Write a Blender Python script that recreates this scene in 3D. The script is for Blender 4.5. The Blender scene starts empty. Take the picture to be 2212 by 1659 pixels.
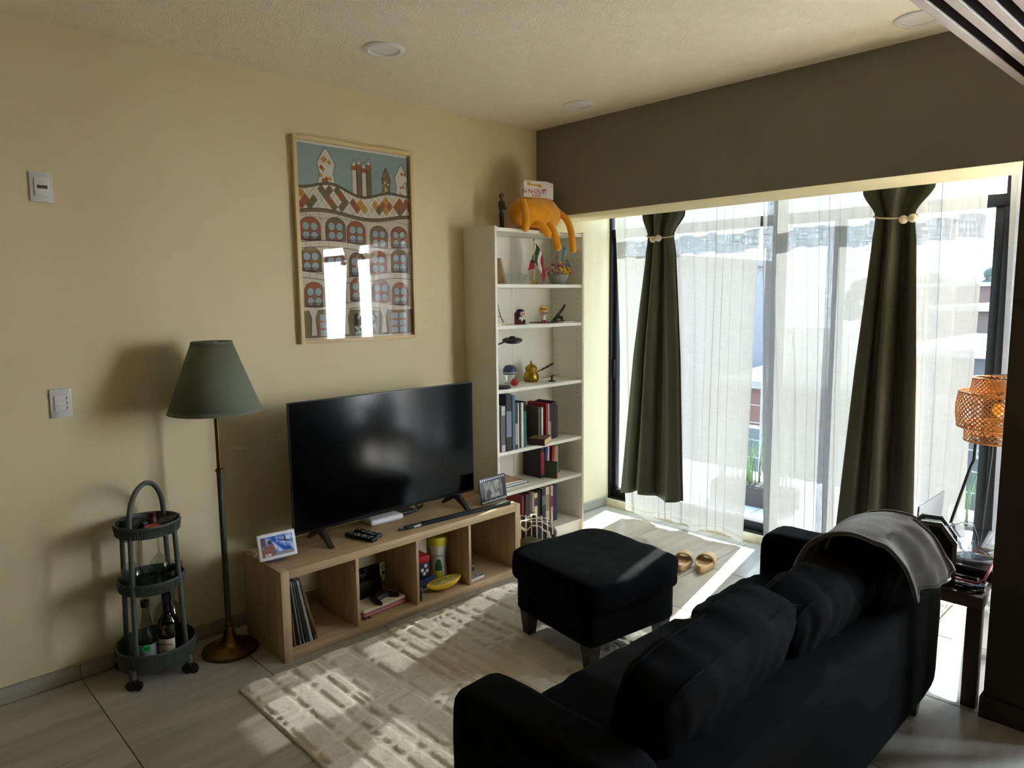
import bpy, bmesh, math, random
import numpy as np
from mathutils import Vector, Matrix, Euler, noise as mnoise

S = bpy.context.scene
COL = S.collection
R = random.Random(7)

# ---------------------------------------------------------------- camera
CAM = Vector((3.3715, -0.8611, 1.6069))
YAW, PITCH, ROLL, FPX = 0.8046, 0.1217, -0.0101, 1536.06
_f = Vector((-math.sin(YAW) * math.cos(PITCH), math.cos(YAW) * math.cos(PITCH), -math.sin(PITCH)))
_r = _f.cross(Vector((0, 0, 1))).normalized()
_u = _r.cross(_f)
_r2 = _r * math.cos(ROLL) + _u * math.sin(ROLL)
_u2 = _u * math.cos(ROLL) - _r * math.sin(ROLL)
cam_data = bpy.data.cameras.new('camera')
cam_data.sensor_width = 36.0
cam_data.lens = FPX * 36.0 / 2212.0
cam_data.clip_start = 0.02
cam_data.clip_end = 400
cam = bpy.data.objects.new('camera', cam_data)
_m = Matrix((( _r2.x, _u2.x, -_f.x), (_r2.y, _u2.y, -_f.y), (_r2.z, _u2.z, -_f.z)))
cam.matrix_world = Matrix.Translation(CAM) @ _m.to_4x4()
COL.objects.link(cam)
S.camera = cam

# ---------------------------------------------------------------- sky, sun, exposure
SUN_DIR = Vector((0.20, -1.0, -0.74)).normalized()      # the way the sunlight travels
world = bpy.data.worlds.new('sky')
S.world = world
world.use_nodes = True
wn = world.node_tree
wn.nodes.clear()
w_out = wn.nodes.new('ShaderNodeOutputWorld')
w_bg = wn.nodes.new('ShaderNodeBackground')
w_tc = wn.nodes.new('ShaderNodeTexCoord')
w_sep = wn.nodes.new('ShaderNodeSeparateXYZ')
w_ramp = wn.nodes.new('ShaderNodeValToRGB')
w_ramp.color_ramp.elements[0].position = 0.0
w_ramp.color_ramp.elements[0].color = (0.90, 0.95, 1.0, 1)
w_ramp.color_ramp.elements[1].position = 0.6
w_ramp.color_ramp.elements[1].color = (0.62, 0.78, 1.0, 1)
wn.links.new(w_tc.outputs['Generated'], w_sep.inputs[0])
wn.links.new(w_sep.outputs['Z'], w_ramp.inputs[0])
wn.links.new(w_ramp.outputs[0], w_bg.inputs[0])
wn.links.new(w_bg.outputs[0], w_out.inputs[0])
w_bg.inputs[1].default_value = 6.5

sun_data = bpy.data.lights.new('sun', 'SUN')
sun_data.energy = 27.0
sun_data.color = (1.0, 0.91, 0.78)
sun_data.angle = math.radians(0.6)
sun = bpy.data.objects.new('sun', sun_data)
sun.rotation_euler = (-SUN_DIR).to_track_quat('Z', 'Y').to_euler()
sun.location = (-1, 8, 7)
COL.objects.link(sun)

vs = S.view_settings
vs.view_transform = 'Standard'
vs.look = 'None'
vs.exposure = 3.08
vs.gamma = 1.0
vs.use_curve_mapping = False
S.cycles.max_bounces = 14
S.cycles.diffuse_bounces = 8
S.cycles.glossy_bounces = 6
S.cycles.transparent_max_bounces = 24
S.cycles.sample_clamp_indirect = 6.0
S.cycles.use_denoising = True
S.cycles.caustics_reflective = False
S.cycles.caustics_refractive = False

# ---------------------------------------------------------------- helpers
def lin(c):
    o = []
    for v in c[:3]:
        v = v / 255.0
        o.append(v / 12.92 if v <= 0.04045 else ((v + 0.055) / 1.055) ** 2.4)
    return (o[0], o[1], o[2], 1.0)

MATS = {}
def N(t, kind, **kw):
    n = t.nodes.new(kind)
    for k, v in kw.items():
        setattr(n, k, v)
    return n

def pm(name, rgb, rough=0.6, metal=0.0, var=0.10, vscale=6.0, bump=0.0, bscale=80.0, sheen=0.0,
       coat=0.0, spec=0.5, stretch=None, rgb2=None, emit=0.0, bdist=0.002):
    """procedural principled material: colour varied by noise, optional bump"""
    if name in MATS:
        return MATS[name]
    m = bpy.data.materials.new(name)
    m.use_nodes = True
    t = m.node_tree
    b = t.nodes['Principled BSDF']
    tc = N(t, 'ShaderNodeTexCoord')
    src = tc.outputs['Object']
    mp = N(t, 'ShaderNodeMapping')
    if stretch:
        mp.inputs['Scale'].default_value = stretch
    t.links.new(src, mp.inputs['Vector'])
    nz = N(t, 'ShaderNodeTexNoise')
    nz.inputs['Scale'].default_value = vscale
    nz.inputs['Detail'].default_value = 4
    t.links.new(mp.outputs[0], nz.inputs['Vector'])
    rp = N(t, 'ShaderNodeValToRGB')
    c1 = lin(rgb)
    c2 = lin(rgb2) if rgb2 else None
    lo = tuple(c * (1 - var) for c in c1[:3]) + (1,)
    hi = tuple(min(1, c * (1 + var)) for c in c1[:3]) + (1,)
    rp.color_ramp.elements[0].position = 0.3
    rp.color_ramp.elements[0].color = lo if c2 is None else c1
    rp.color_ramp.elements[1].position = 0.7
    rp.color_ramp.elements[1].color = hi if c2 is None else c2
    t.links.new(nz.outputs['Fac'], rp.inputs[0])
    t.links.new(rp.outputs[0], b.inputs['Base Color'])
    b.inputs['Roughness'].default_value = rough
    b.inputs['Metallic'].default_value = metal
    b.inputs['Specular IOR Level'].default_value = spec
    b.inputs['Sheen Weight'].default_value = sheen
    b.inputs['Coat Weight'].default_value = coat
    if emit:
        t.links.new(rp.outputs[0], b.inputs['Emission Color'])
        b.inputs['Emission Strength'].default_value = emit
    if bump:
        bn = N(t, 'ShaderNodeTexNoise')
        bn.inputs['Scale'].default_value = bscale
        bn.inputs['Detail'].default_value = 3
        t.links.new(mp.outputs[0], bn.inputs['Vector'])
        bp = N(t, 'ShaderNodeBump')
        bp.inputs['Strength'].default_value = bump
        bp.inputs['Distance'].default_value = bdist
        t.links.new(bn.outputs['Fac'], bp.inputs['Height'])
        t.links.new(bp.outputs[0], b.inputs['Normal'])
    MATS[name] = m
    return m

def glass_mat(name, tint=(255, 255, 255), refl=0.9, ior=1.5, dens=0.0, rough=0.02):
    """thin glass: clear, tinted, mirror-like by Fresnel"""
    if name in MATS:
        return MATS[name]
    m = bpy.data.materials.new(name)
    m.use_nodes = True
    t = m.node_tree
    t.nodes.clear()
    out = N(t, 'ShaderNodeOutputMaterial')
    tr = N(t, 'ShaderNodeBsdfTransparent')
    nz = N(t, 'ShaderNodeTexNoise')
    nz.inputs['Scale'].default_value = 2.0
    mx = N(t, 'ShaderNodeMixRGB')
    c = lin(tint)
    mx.inputs[1].default_value = c
    mx.inputs[2].default_value = tuple(x * 0.97 for x in c[:3]) + (1,)
    t.links.new(nz.outputs['Fac'], mx.inputs[0])
    t.links.new(mx.outputs[0], tr.inputs[0])
    gl = N(t, 'ShaderNodeBsdfGlossy')
    gl.inputs['Roughness'].default_value = rough
    lw = N(t, 'ShaderNodeLayerWeight')
    lw.inputs['Blend'].default_value = 0.5
    pw = N(t, 'ShaderNodeMath', operation='POWER')
    pw.inputs[1].default_value = 4.0
    t.links.new(lw.outputs['Facing'], pw.inputs[0])
    f0 = ((ior - 1) / (ior + 1)) ** 2
    mu = N(t, 'ShaderNodeMath', operation='MULTIPLY_ADD')
    mu.inputs[1].default_value = refl * (1 - f0)
    mu.inputs[2].default_value = refl * f0 + dens
    t.links.new(pw.outputs[0], mu.inputs[0])
    ms = N(t, 'ShaderNodeMixShader')
    t.links.new(mu.outputs[0], ms.inputs[0])
    t.links.new(tr.outputs[0], ms.inputs[1])
    t.links.new(gl.outputs[0], ms.inputs[2])
    t.links.new(ms.outputs[0], out.inputs[0])
    MATS[name] = m
    return m

def wood_mat(name, a, b, axis='Y', scale=1.0, rough=0.5, bump=0.05, fine=60):
    if name in MATS:
        return MATS[name]
    m = bpy.data.materials.new(name)
    m.use_nodes = True
    t = m.node_tree
    bs = t.nodes['Principled BSDF']
    tc = N(t, 'ShaderNodeTexCoord')
    mp = N(t, 'ShaderNodeMapping')
    sc = {'X': (0.06, 1, 1), 'Y': (1, 0.06, 1), 'Z': (1, 1, 0.06)}[axis]
    mp.inputs['Scale'].default_value = sc
    t.links.new(tc.outputs['Object'], mp.inputs['Vector'])
    n1 = N(t, 'ShaderNodeTexNoise')
    n1.inputs['Scale'].default_value = 9 * scale
    n1.inputs['Detail'].default_value = 5
    n1.inputs['Distortion'].default_value = 0.4
    n2 = N(t, 'ShaderNodeTexNoise')
    n2.inputs['Scale'].default_value = fine * scale
    n2.inputs['Detail'].default_value = 3
    t.links.new(mp.outputs[0], n1.inputs['Vector'])
    t.links.new(mp.outputs[0], n2.inputs['Vector'])
    ad = N(t, 'ShaderNodeMath', operation='MULTIPLY_ADD')
    ad.inputs[1].default_value = 0.45
    t.links.new(n2.outputs['Fac'], ad.inputs[0])
    mu = N(t, 'ShaderNodeMath', operation='MULTIPLY')
    mu.inputs[1].default_value = 0.6
    t.links.new(n1.outputs['Fac'], mu.inputs[0])
    t.links.new(mu.outputs[0], ad.inputs[2])
    rp = N(t, 'ShaderNodeValToRGB')
    rp.color_ramp.elements[0].position = 0.33
    rp.color_ramp.elements[0].color = lin(a)
    rp.color_ramp.elements[1].position = 0.68
    rp.color_ramp.elements[1].color = lin(b)
    t.links.new(ad.outputs[0], rp.inputs[0])
    t.links.new(rp.outputs[0], bs.inputs['Base Color'])
    bs.inputs['Roughness'].default_value = rough
    bp = N(t, 'ShaderNodeBump')
    bp.inputs['Strength'].default_value = bump
    bp.inputs['Distance'].default_value = 0.002
    t.links.new(n2.outputs['Fac'], bp.inputs['Height'])
    t.links.new(bp.outputs[0], bs.inputs['Normal'])
    MATS[name] = m
    return m

def rotm(rot):
    return Euler(rot).to_matrix().to_4x4() if rot else Matrix.Identity(4)

class B:
    """collects shapes in one bmesh; out() links it as ONE mesh object"""
    def __init__(s):
        s.bm = bmesh.new()
    def box(s, size, loc=(0, 0, 0), rot=None, bev=0.0, seg=2):
        M = Matrix.Translation(loc) @ rotm(rot) @ Matrix.Diagonal((size[0], size[1], size[2], 1))
        g = bmesh.ops.create_cube(s.bm, size=1.0, matrix=M)
        if bev > 0:
            es = set()
            for v in g['verts']:
                es.update(v.link_edges)
            bmesh.ops.bevel(s.bm, geom=list(es), offset=bev, segments=seg, profile=0.5, affect='EDGES', clamp_overlap=True)
        return s
    def raw(s, vs, fs, M=None):
        b = [s.bm.verts.new(M @ Vector(v) if M else v) for v in vs]
        for f in fs:
            try:
                s.bm.faces.new([b[i] for i in f])
            except ValueError:
                pass
        return b
    def lathe(s, prof, seg=24, loc=(0, 0, 0), rot=None, sx=1.0, sy=1.0, caps=True):
        M = Matrix.Translation(loc) @ rotm(rot)
        vs, fs, idx = [], [], []
        for r, z in prof:
            if r < 1e-6:
                idx.append([len(vs)])
                vs.append((0, 0, z))
            else:
                idx.append(list(range(len(vs), len(vs) + seg)))
                for k in range(seg):
                    a = 2 * math.pi * k / seg
                    vs.append((r * math.cos(a) * sx, r * math.sin(a) * sy, z))
        for i in range(len(prof) - 1):
            a, b = idx[i], idx[i + 1]
            for k in range(seg):
                k2 = (k + 1) % seg
                if len(a) == 1 and len(b) == 1:
                    continue
                if len(a) == 1:
                    fs.append((a[0], b[k2], b[k]))
                elif len(b) == 1:
                    fs.append((a[k], a[k2], b[0]))
                else:
                    fs.append((a[k], a[k2], b[k2], b[k]))
        if caps:
            if len(idx[0]) > 1:
                fs.append(tuple(reversed(idx[0])))
            if len(idx[-1]) > 1:
                fs.append(tuple(idx[-1]))
        s.raw(vs, fs, M)
        return s
    def tube(s, pts, r, seg=8, closed=False, caps=True):
        pts = [Vector(p) for p in pts]
        n = len(pts)
        rr = r if isinstance(r, (list, tuple)) else [r] * n
        vs, fs = [], []
        prev = None
        for i in range(n):
            if closed:
                d = pts[(i + 1) % n] - pts[(i - 1) % n]
            else:
                d = pts[min(i + 1, n - 1)] - pts[max(i - 1, 0)]
            d.normalize()
            if prev is None:
                up = Vector((0, 0, 1)) if abs(d.z) < 0.9 else Vector((1, 0, 0))
                a = d.cross(up).normalized()
            else:
                a = (prev - d * prev.dot(d)).normalized()
            prev = a
            b = d.cross(a)
            for k in range(seg):
                t = 2 * math.pi * k / seg
                vs.append(pts[i] + (a * math.cos(t) + b * math.sin(t)) * rr[i])
        m = n if closed else n - 1
        for i in range(m):
            for k in range(seg):
                k2 = (k + 1) % seg
                j = (i + 1) % n
                fs.append((i * seg + k, i * seg + k2, j * seg + k2, j * seg + k))
        if caps and not closed:
            fs.append(tuple(reversed(range(seg))))
            fs.append(tuple(range((n - 1) * seg, n * seg)))
        s.raw(vs, fs)
        return s
    def prism(s, pts, h, M=None, bev=0.0):
        """2-D outline in local XY extruded along +Z by h"""
        n = len(pts)
        vs = [(p[0], p[1], 0) for p in pts] + [(p[0], p[1], h) for p in pts]
        fs = [tuple(reversed(range(n))), tuple(range(n, 2 * n))]
        for i in range(n):
            j = (i + 1) % n
            fs.append((i, j, n + j, n + i))
        s.raw(vs, fs, M)
        return s
    def poly(s, pts, M=None):
        s.raw([(p[0], p[1], p[2] if len(p) > 2 else 0) for p in pts], [tuple(range(len(pts)))], M)
        return s
    def grid(s, fn, nu, nv, cu=False):
        vs = [fn(i / nu, j / nv) for j in range(nv + 1) for i in range(nu + (0 if cu else 1))]
        w = nu if cu else nu + 1
        fs = []
        for j in range(nv):
            for i in range(nu):
                i2 = (i + 1) % w if cu else i + 1
                fs.append((j * w + i, j * w + i2, (j + 1) * w + i2, (j + 1) * w + i))
        s.raw(vs, fs)
        return s
    def ball(s, r, loc=(0, 0, 0), scale=(1, 1, 1), seg=20, rings=12, rot=None):
        M = Matrix.Translation(loc) @ rotm(rot) @ Matrix.Diagonal((scale[0], scale[1], scale[2], 1))
        bmesh.ops.create_uvsphere(s.bm, u_segments=seg, v_segments=rings, radius=r, matrix=M)
        return s
    def out(s, name, mat, parent=None, loc=(0, 0, 0), rot=None, smooth=35, recalc=True):
        if recalc:
            bmesh.ops.recalc_face_normals(s.bm, faces=s.bm.faces)
        me = bpy.data.meshes.new(name)
        s.bm.to_mesh(me)
        s.bm.free()
        return link(name, me, mat, parent, loc, rot, smooth)

def link(name, me, mat, parent=None, loc=(0, 0, 0), rot=None, smooth=35):
    o = bpy.data.objects.new(name, me)
    if mat is not None and not me.materials:
        for mm in (mat if isinstance(mat, (list, tuple)) else [mat]):
            me.materials.append(mm)
    if smooth and len(me.polygons):
        me.polygons.foreach_set('use_smooth', [True] * len(me.polygons))
        me.set_sharp_from_angle(angle=math.radians(smooth))
    o.location = loc
    if rot:
        o.rotation_euler = rot
    COL.objects.link(o)
    if parent is not None:
        o.parent = parent
    return o

def tag(o, label, cat, group=None, kind=None):
    o['label'] = label
    o['category'] = cat
    if group:
        o['group'] = group
    if kind:
        o['kind'] = kind
    return o

def thing(name, label, cat, loc=(0, 0, 0), rz=0.0, group=None, rot=None):
    o = bpy.data.objects.new(name, None)
    o.empty_display_size = 0.05
    o.location = loc
    o.rotation_euler = rot if rot else (0, 0, rz)
    COL.objects.link(o)
    return tag(o, label, cat, group)

def struct(o):
    o['kind'] = 'structure'
    return o

def setting(name, loc=(0, 0, 0)):
    o = bpy.data.objects.new(name, None)
    o.location = loc
    o.empty_display_size = 0.05
    COL.objects.link(o)
    o['kind'] = 'structure'
    return o

def box(name, size, loc, mat, parent=None, bev=0.002, rot=None, seg=2):
    return B().box(size, (0, 0, 0), None, bev, seg).out(name, mat, parent, loc, rot)

def bx(name, lo, hi, mat, parent=None, bev=0.002, seg=2):
    """box by its two corners"""
    c = [(a + b) / 2 for a, b in zip(lo, hi)]
    return box(name, [b - a for a, b in zip(lo, hi)], c, mat, parent, bev, None, seg)

def dup(src, name, parent=None, loc=(0, 0, 0), rot=None):
    """another object on the same mesh"""
    o = bpy.data.objects.new(name, src.data)
    o.location = loc
    if rot:
        o.rotation_euler = rot
    COL.objects.link(o)
    if parent is not None:
        o.parent = parent
    return o

def text(name, body, size, mat, parent, loc, rot, ext=0.0003, align='CENTER', sx=1.0, shear=0.0):
    cu = bpy.data.curves.new('lettering', 'FONT')
    cu.body = body
    cu.size = size
    cu.extrude = ext
    cu.align_x = align
    cu.align_y = 'CENTER'
    cu.resolution_u = 3
    cu.shear = shear
    tmp = bpy.data.objects.new('lettering_tmp', cu)
    me = bpy.data.meshes.new_from_object(tmp)
    bpy.data.objects.remove(tmp)
    bpy.data.curves.remove(cu)
    if sx != 1.0:
        me.transform(Matrix.Diagonal((sx, 1, 1, 1)))
    me.materials.clear()
    return link(name, me, mat, parent, loc, rot, 0)

FACE_PX = (math.pi / 2, 0, math.pi / 2)      # text that faces +x (out from the television wall), reads along +y
# ================================================================ the setting
H, YB1, YB2, ZB, YW = 2.69, 2.629, 3.0035, 2.123, 3.37
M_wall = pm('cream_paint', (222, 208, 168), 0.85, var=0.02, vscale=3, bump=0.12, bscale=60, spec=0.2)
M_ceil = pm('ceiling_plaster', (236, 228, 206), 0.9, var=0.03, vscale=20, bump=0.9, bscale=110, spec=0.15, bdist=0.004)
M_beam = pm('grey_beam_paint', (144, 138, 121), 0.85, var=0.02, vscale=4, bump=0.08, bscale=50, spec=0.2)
M_dark = pm('brown_grey_paint', (76, 68, 55), 0.8, var=0.04, vscale=4, bump=0.08, bscale=50, spec=0.2)
M_white = pm('white_laminate', (236, 234, 222), 0.42, var=0.015, vscale=5)
M_black_al = pm('black_aluminium', (9, 9, 10), 0.45, metal=0.0, var=0.1, vscale=10, spec=0.25)
M_grout = pm('dark_grout', (96, 88, 74), 0.9, var=0.1)
M_wp = pm('white_plastic', (225, 225, 222), 0.4, var=0.01)
M_blackp = pm('black_plastic', (14, 14, 15), 0.4, var=0.1)
M_blackm = pm('black_matte', (16, 16, 16), 0.75, var=0.1)

def tile_mat():
    m = bpy.data.materials.new('streaked_porcelain')
    m.use_nodes = True
    t = m.node_tree
    b = t.nodes['Principled BSDF']
    tc = N(t, 'ShaderNodeTexCoord')
    oi = N(t, 'ShaderNodeObjectInfo')
    mu = N(t, 'ShaderNodeMath', operation='MULTIPLY'); mu.inputs[1].default_value = 37.0
    t.links.new(oi.outputs['Random'], mu.inputs[0])
    ad = N(t, 'ShaderNodeVectorMath', operation='ADD')
    t.links.new(tc.outputs['Object'], ad.inputs[0])
    t.links.new(mu.outputs[0], ad.inputs[1])
    mp = N(t, 'ShaderNodeMapping'); mp.inputs['Scale'].default_value = (1.0, 0.10, 1.0)
    mp.inputs['Rotation'].default_value = (0, 0, 0.05)
    t.links.new(ad.outputs[0], mp.inputs['Vector'])
    n1 = N(t, 'ShaderNodeTexNoise'); n1.inputs['Scale'].default_value = 14; n1.inputs['Detail'].default_value = 6
    n1.inputs['Distortion'].default_value = 0.3
    t.links.new(mp.outputs[0], n1.inputs['Vector'])
    n2 = N(t, 'ShaderNodeTexNoise'); n2.inputs['Scale'].default_value = 120; n2.inputs['Detail'].default_value = 2
    t.links.new(mp.outputs[0], n2.inputs['Vector'])
    rp = N(t, 'ShaderNodeValToRGB')
    rp.color_ramp.elements[0].position = 0.28; rp.color_ramp.elements[0].color = lin((148, 142, 126))
    rp.color_ramp.elements[1].position = 0.72; rp.color_ramp.elements[1].color = lin((184, 178, 162))
    t.links.new(n1.outputs['Fac'], rp.inputs[0])
    t.links.new(rp.outputs[0], b.inputs['Base Color'])
    b.inputs['Roughness'].default_value = 0.36
    b.inputs['Specular IOR Level'].default_value = 0.5
    bp = N(t, 'ShaderNodeBump'); bp.inputs['Strength'].default_value = 0.10; bp.inputs['Distance'].default_value = 0.0015
    t.links.new(n2.outputs['Fac'], bp.inputs['Height'])
    t.links.new(bp.outputs[0], b.inputs['Normal'])
    return m
M_tile = tile_mat()

# ---- floor: grout bed with single tiles
floor = struct(bx('floor', (-0.1, -3.2, -0.12), (5.7, 3.42, -0.003), M_grout, None, 0))
t0 = None
TP = 0.6
for i in range(10):
    for j in range(-5, 6):
        x0, y0 = 0.013 + TP * i, -0.206 + TP * j
        loc = (x0 + TP / 2, y0 + TP / 2, -0.004)
        if x0 + TP > 5.7 or y0 < -3.3:
            continue
        if t0 is None:
            t0 = B().box((TP - 0.004, TP - 0.004, 0.008), (0, 0, 0), None, 0.001, 1).out('tile', M_tile, None)
            o = t0
        else:
            o = dup(t0, 'tile')
        o.parent = floor
        o.matrix_parent_inverse = floor.matrix_world.inverted()
        o.location = Vector(loc) - Vector(floor.location)
        o.matrix_parent_inverse = Matrix.Identity(4)

# ---- walls
struct(bx('wall_left', (-0.15, -3.2, -0.1), (0, 3.6, 2.85), M_wall, None, 0))
struct(bx('wall_back', (-0.15, -3.35, -0.1), (5.75, -3.2, 2.85), M_dark, None, 0))
struct(bx('wall_right', (5.6, -3.35, -0.1), (5.75, 3.6, 2.85), M_dark, None, 0))
struct(bx('ceiling', (-0.15, -3.3, H), (5.7, 3.6, H + 0.15), M_ceil, None, 0))
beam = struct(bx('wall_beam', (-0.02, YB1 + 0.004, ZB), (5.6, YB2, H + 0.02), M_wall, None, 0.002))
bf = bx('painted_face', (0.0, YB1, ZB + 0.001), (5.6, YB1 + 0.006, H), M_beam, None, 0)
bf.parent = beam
bf.location = bf.location - beam.location
struct(bx('wall_window', (5.0, 3.40, -0.1), (5.65, 3.55, 2.85), M_dark, None, 0))
# pillar beside the side table, with its own skirting
struct(bx('wall_pillar', (2.776, 2.182, 0), (3.06, 2.36, H), M_dark, None, 0.003))
struct(bx('baseboard_pillar', (2.766, 2.172, 0), (3.07, 2.37, 0.083), M_dark, None, 0.002))

# ---- tile skirting along the television wall
bb = setting('baseboard_left', (0, 0, 0))
p0 = None
for j in range(-5, 6):
    if p0 is None:
        p0 = B().box((0.012, TP - 0.003, 0.068), (0, 0, 0), None, 0.0015, 1).out('tile', M_tile, bb)
        o = p0
    else:
        o = dup(p0, 'tile', bb)
    o.location = (0.006, -0.206 + TP * j + TP / 2, 0.034)

# ---- window sill of cream tile pieces
M_sill = pm('sill_stone', (206, 196, 168), 0.55, var=0.08, vscale=30, bump=0.1, bscale=60)
sill = setting('trim_1', (0, YW, 0))
for k in range(8):
    bx('sill_tile', (0.002 + 0.6 * k + 0.0015 - 0.18, 0, 0), (0.602 + 0.6 * k - 0.0015 - 0.18, 0.16, 0.052), M_sill, sill, 0.003)

# ---- window: black aluminium sliding doors from wall to wall
WY = 3.455                      # middle plane of the frame
M_pane = glass_mat('tinted_window_glass', (152, 157, 160), refl=0.8)
win = setting('window_1', (0, 0, 0))
WT = 2.66
def wbar(name, x0, x1, y0, y1, z0, z1):
    bx(name, (x0, y0, z0), (x1, y1, z1), M_black_al, win, 0.003)
wbar('jamb', 0.0, 0.022, WY - 0.05, WY + 0.05, 0.052, WT)
wbar('stile', 0.024, 0.052, WY - 0.02, WY + 0.025, 0.06, 2.035)
wbar('mullion', 1.265, 1.335, WY - 0.03, WY + 0.03, 0.06, WT)
wbar('stile', 1.63, 1.69, WY - 0.005, WY + 0.035, 0.06, 2.035)
wbar('mullion', 2.474, 2.520, WY - 0.03, WY + 0.03, 0.06, WT)
wbar('stile', 2.432, 2.472, WY - 0.02, WY + 0.025, 0.06, 2.035)
wbar('stile', 2.86, 2.92, WY - 0.03, WY + 0.03, 0.06, WT)
wbar('jamb', 4.95, 5.0, WY - 0.05, WY + 0.05, 0.052, WT)
wbar('transom', 0.022, 4.95, WY - 0.04, WY + 0.04, 2.035, 2.095)
wbar('bottom_rail', 0.022, 4.95, WY - 0.03, WY + 0.03, 0.07, 0.125)
wbar('bottom_track', 0.0, 5.0, WY - 0.055, WY + 0.055, 0.052, 0.068)
wbar('head', 0.0, 5.0, WY - 0.05, WY + 0.05, WT, H)
for a, b in ((0.05, 1.265), (1.335, 2.434), (2.518, 2.86)):  # unseen bay behind the pillar left unglazed to let in extra daylight
    bx('pane', (a, WY - 0.003, 0.12), (b, WY + 0.003, 2.036), M_pane, win, 0)
    bx('pane', (a - 0.02, WY - 0.003, 2.094), (b, WY + 0.003, WT), M_pane, win, 0)
bx('handle', (0.028, WY - 0.034, 0.98), (0.046, WY - 0.02, 1.13), M_black_al, win, 0.003)

# ---- slatted soffit overhead, beside the pillar
M_slat_glare = wood_mat('slat_glare_tone', (172, 160, 154), (204, 194, 188), 'Y', 1.2, 0.35, 0.08)  # pale tone paints window glare onto the undersides of dark brown slats
M_soff = wood_mat('dark_brown_board', (22, 12, 9), (34, 20, 15), 'Y', 1.0, 0.45)
SZ = 2.31
soff = struct(bx('ceiling_soffit', (2.748, -3.2, SZ + 0.06), (4.3, 2.172, H), M_soff, None, 0.0))
sl0 = sf0 = None
for k in range(24):
    if sl0 is None:
        sl0 = B().box((0.0265, 5.36, 0.056), (0, 0, 0), None, 0.001, 1).out('slat', M_soff, soff)
        o = sl0
        sf0 = B().box((0.0265, 5.36, 0.004), (0, 0, 0), None, 0.001, 1).out('face', M_slat_glare, o, (0, 0, -0.0302))
    else:
        o = dup(sl0, 'slat', soff)
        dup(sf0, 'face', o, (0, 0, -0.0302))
    yc = -0.51
    o.location = Vector((2.746 + 0.0555 * k + 0.0255 * (yc - 1.1), yc, SZ + 0.032)) - soff.location
    o.rotation_euler = (0, 0, -0.0255)

# ---- ceiling downlights
M_diff = pm('opal_diffuser', (228, 226, 220), 0.5, var=0.01)
spots = [((0.64, 1.01), 'round white recessed downlight in the ceiling above the framed picture'),
         ((0.612, 2.352), 'round white recessed downlight in the ceiling corner above the bookcase'),
         ((2.356, 2.38), 'round white recessed downlight half hidden by the slatted soffit')]
for (x, y), lab in spots:
    t = thing('ceiling_downlight', lab, 'ceiling light', (x, y, H), 0, 'ceiling downlights')
    B().lathe([(0.092, 0.0), (0.092, -0.004), (0.086, -0.009), (0.070, -0.011), (0.064, -0.007), (0.064, 0.0)], 40, caps=False).out('trim_ring', M_wp, t)
    B().lathe([(0.0, -0.0045), (0.064, -0.0045), (0.064, 0.0)], 40, caps=False).out('diffuser', M_diff, t)

# ---- wall plates
M_plate = pm('grey_plate', (206, 208, 206), 0.35, var=0.02)
M_rock = pm('white_rocker', (222, 220, 214), 0.35, var=0.01)
M_ink = pm('dark_ink', (28, 28, 30), 0.6, var=0.05)
pl = thing('doorbell_plate', 'grey wall plate with a white chime and dark barcode grille near the ceiling', 'wall plate', (0, -0.195, 2.057))
box('plate', (0.008, 0.078, 0.116), (0.004, 0, 0), M_plate, pl, 0.002)
box('chime', (0.006, 0.052, 0.070), (0.0105, 0.002, 0), M_rock, pl, 0.0015)
for k in range(12):
    box('grille_slot', (0.001, 0.0018, 0.013), (0.0140, -0.014 + 0.0030 * k, 0.0), M_ink, pl, 0)
sw = thing('light_switch', 'grey wall plate with three white rocker switches above the bar cart', 'light switch', (0, -0.191, 1.193))
box('plate', (0.008, 0.078, 0.120), (0.004, 0, 0), M_plate, sw, 0.002)
for k in range(3):
    rk = box('rocker', (0.006, 0.050, 0.0195), (0.0105, 0.0, 0.021 * (k - 1)), M_rock, sw, 0.0012)
    box('indicator', (0.001, 0.003, 0.012), (0.0033, 0.019, 0), M_ink, rk, 0)
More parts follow.
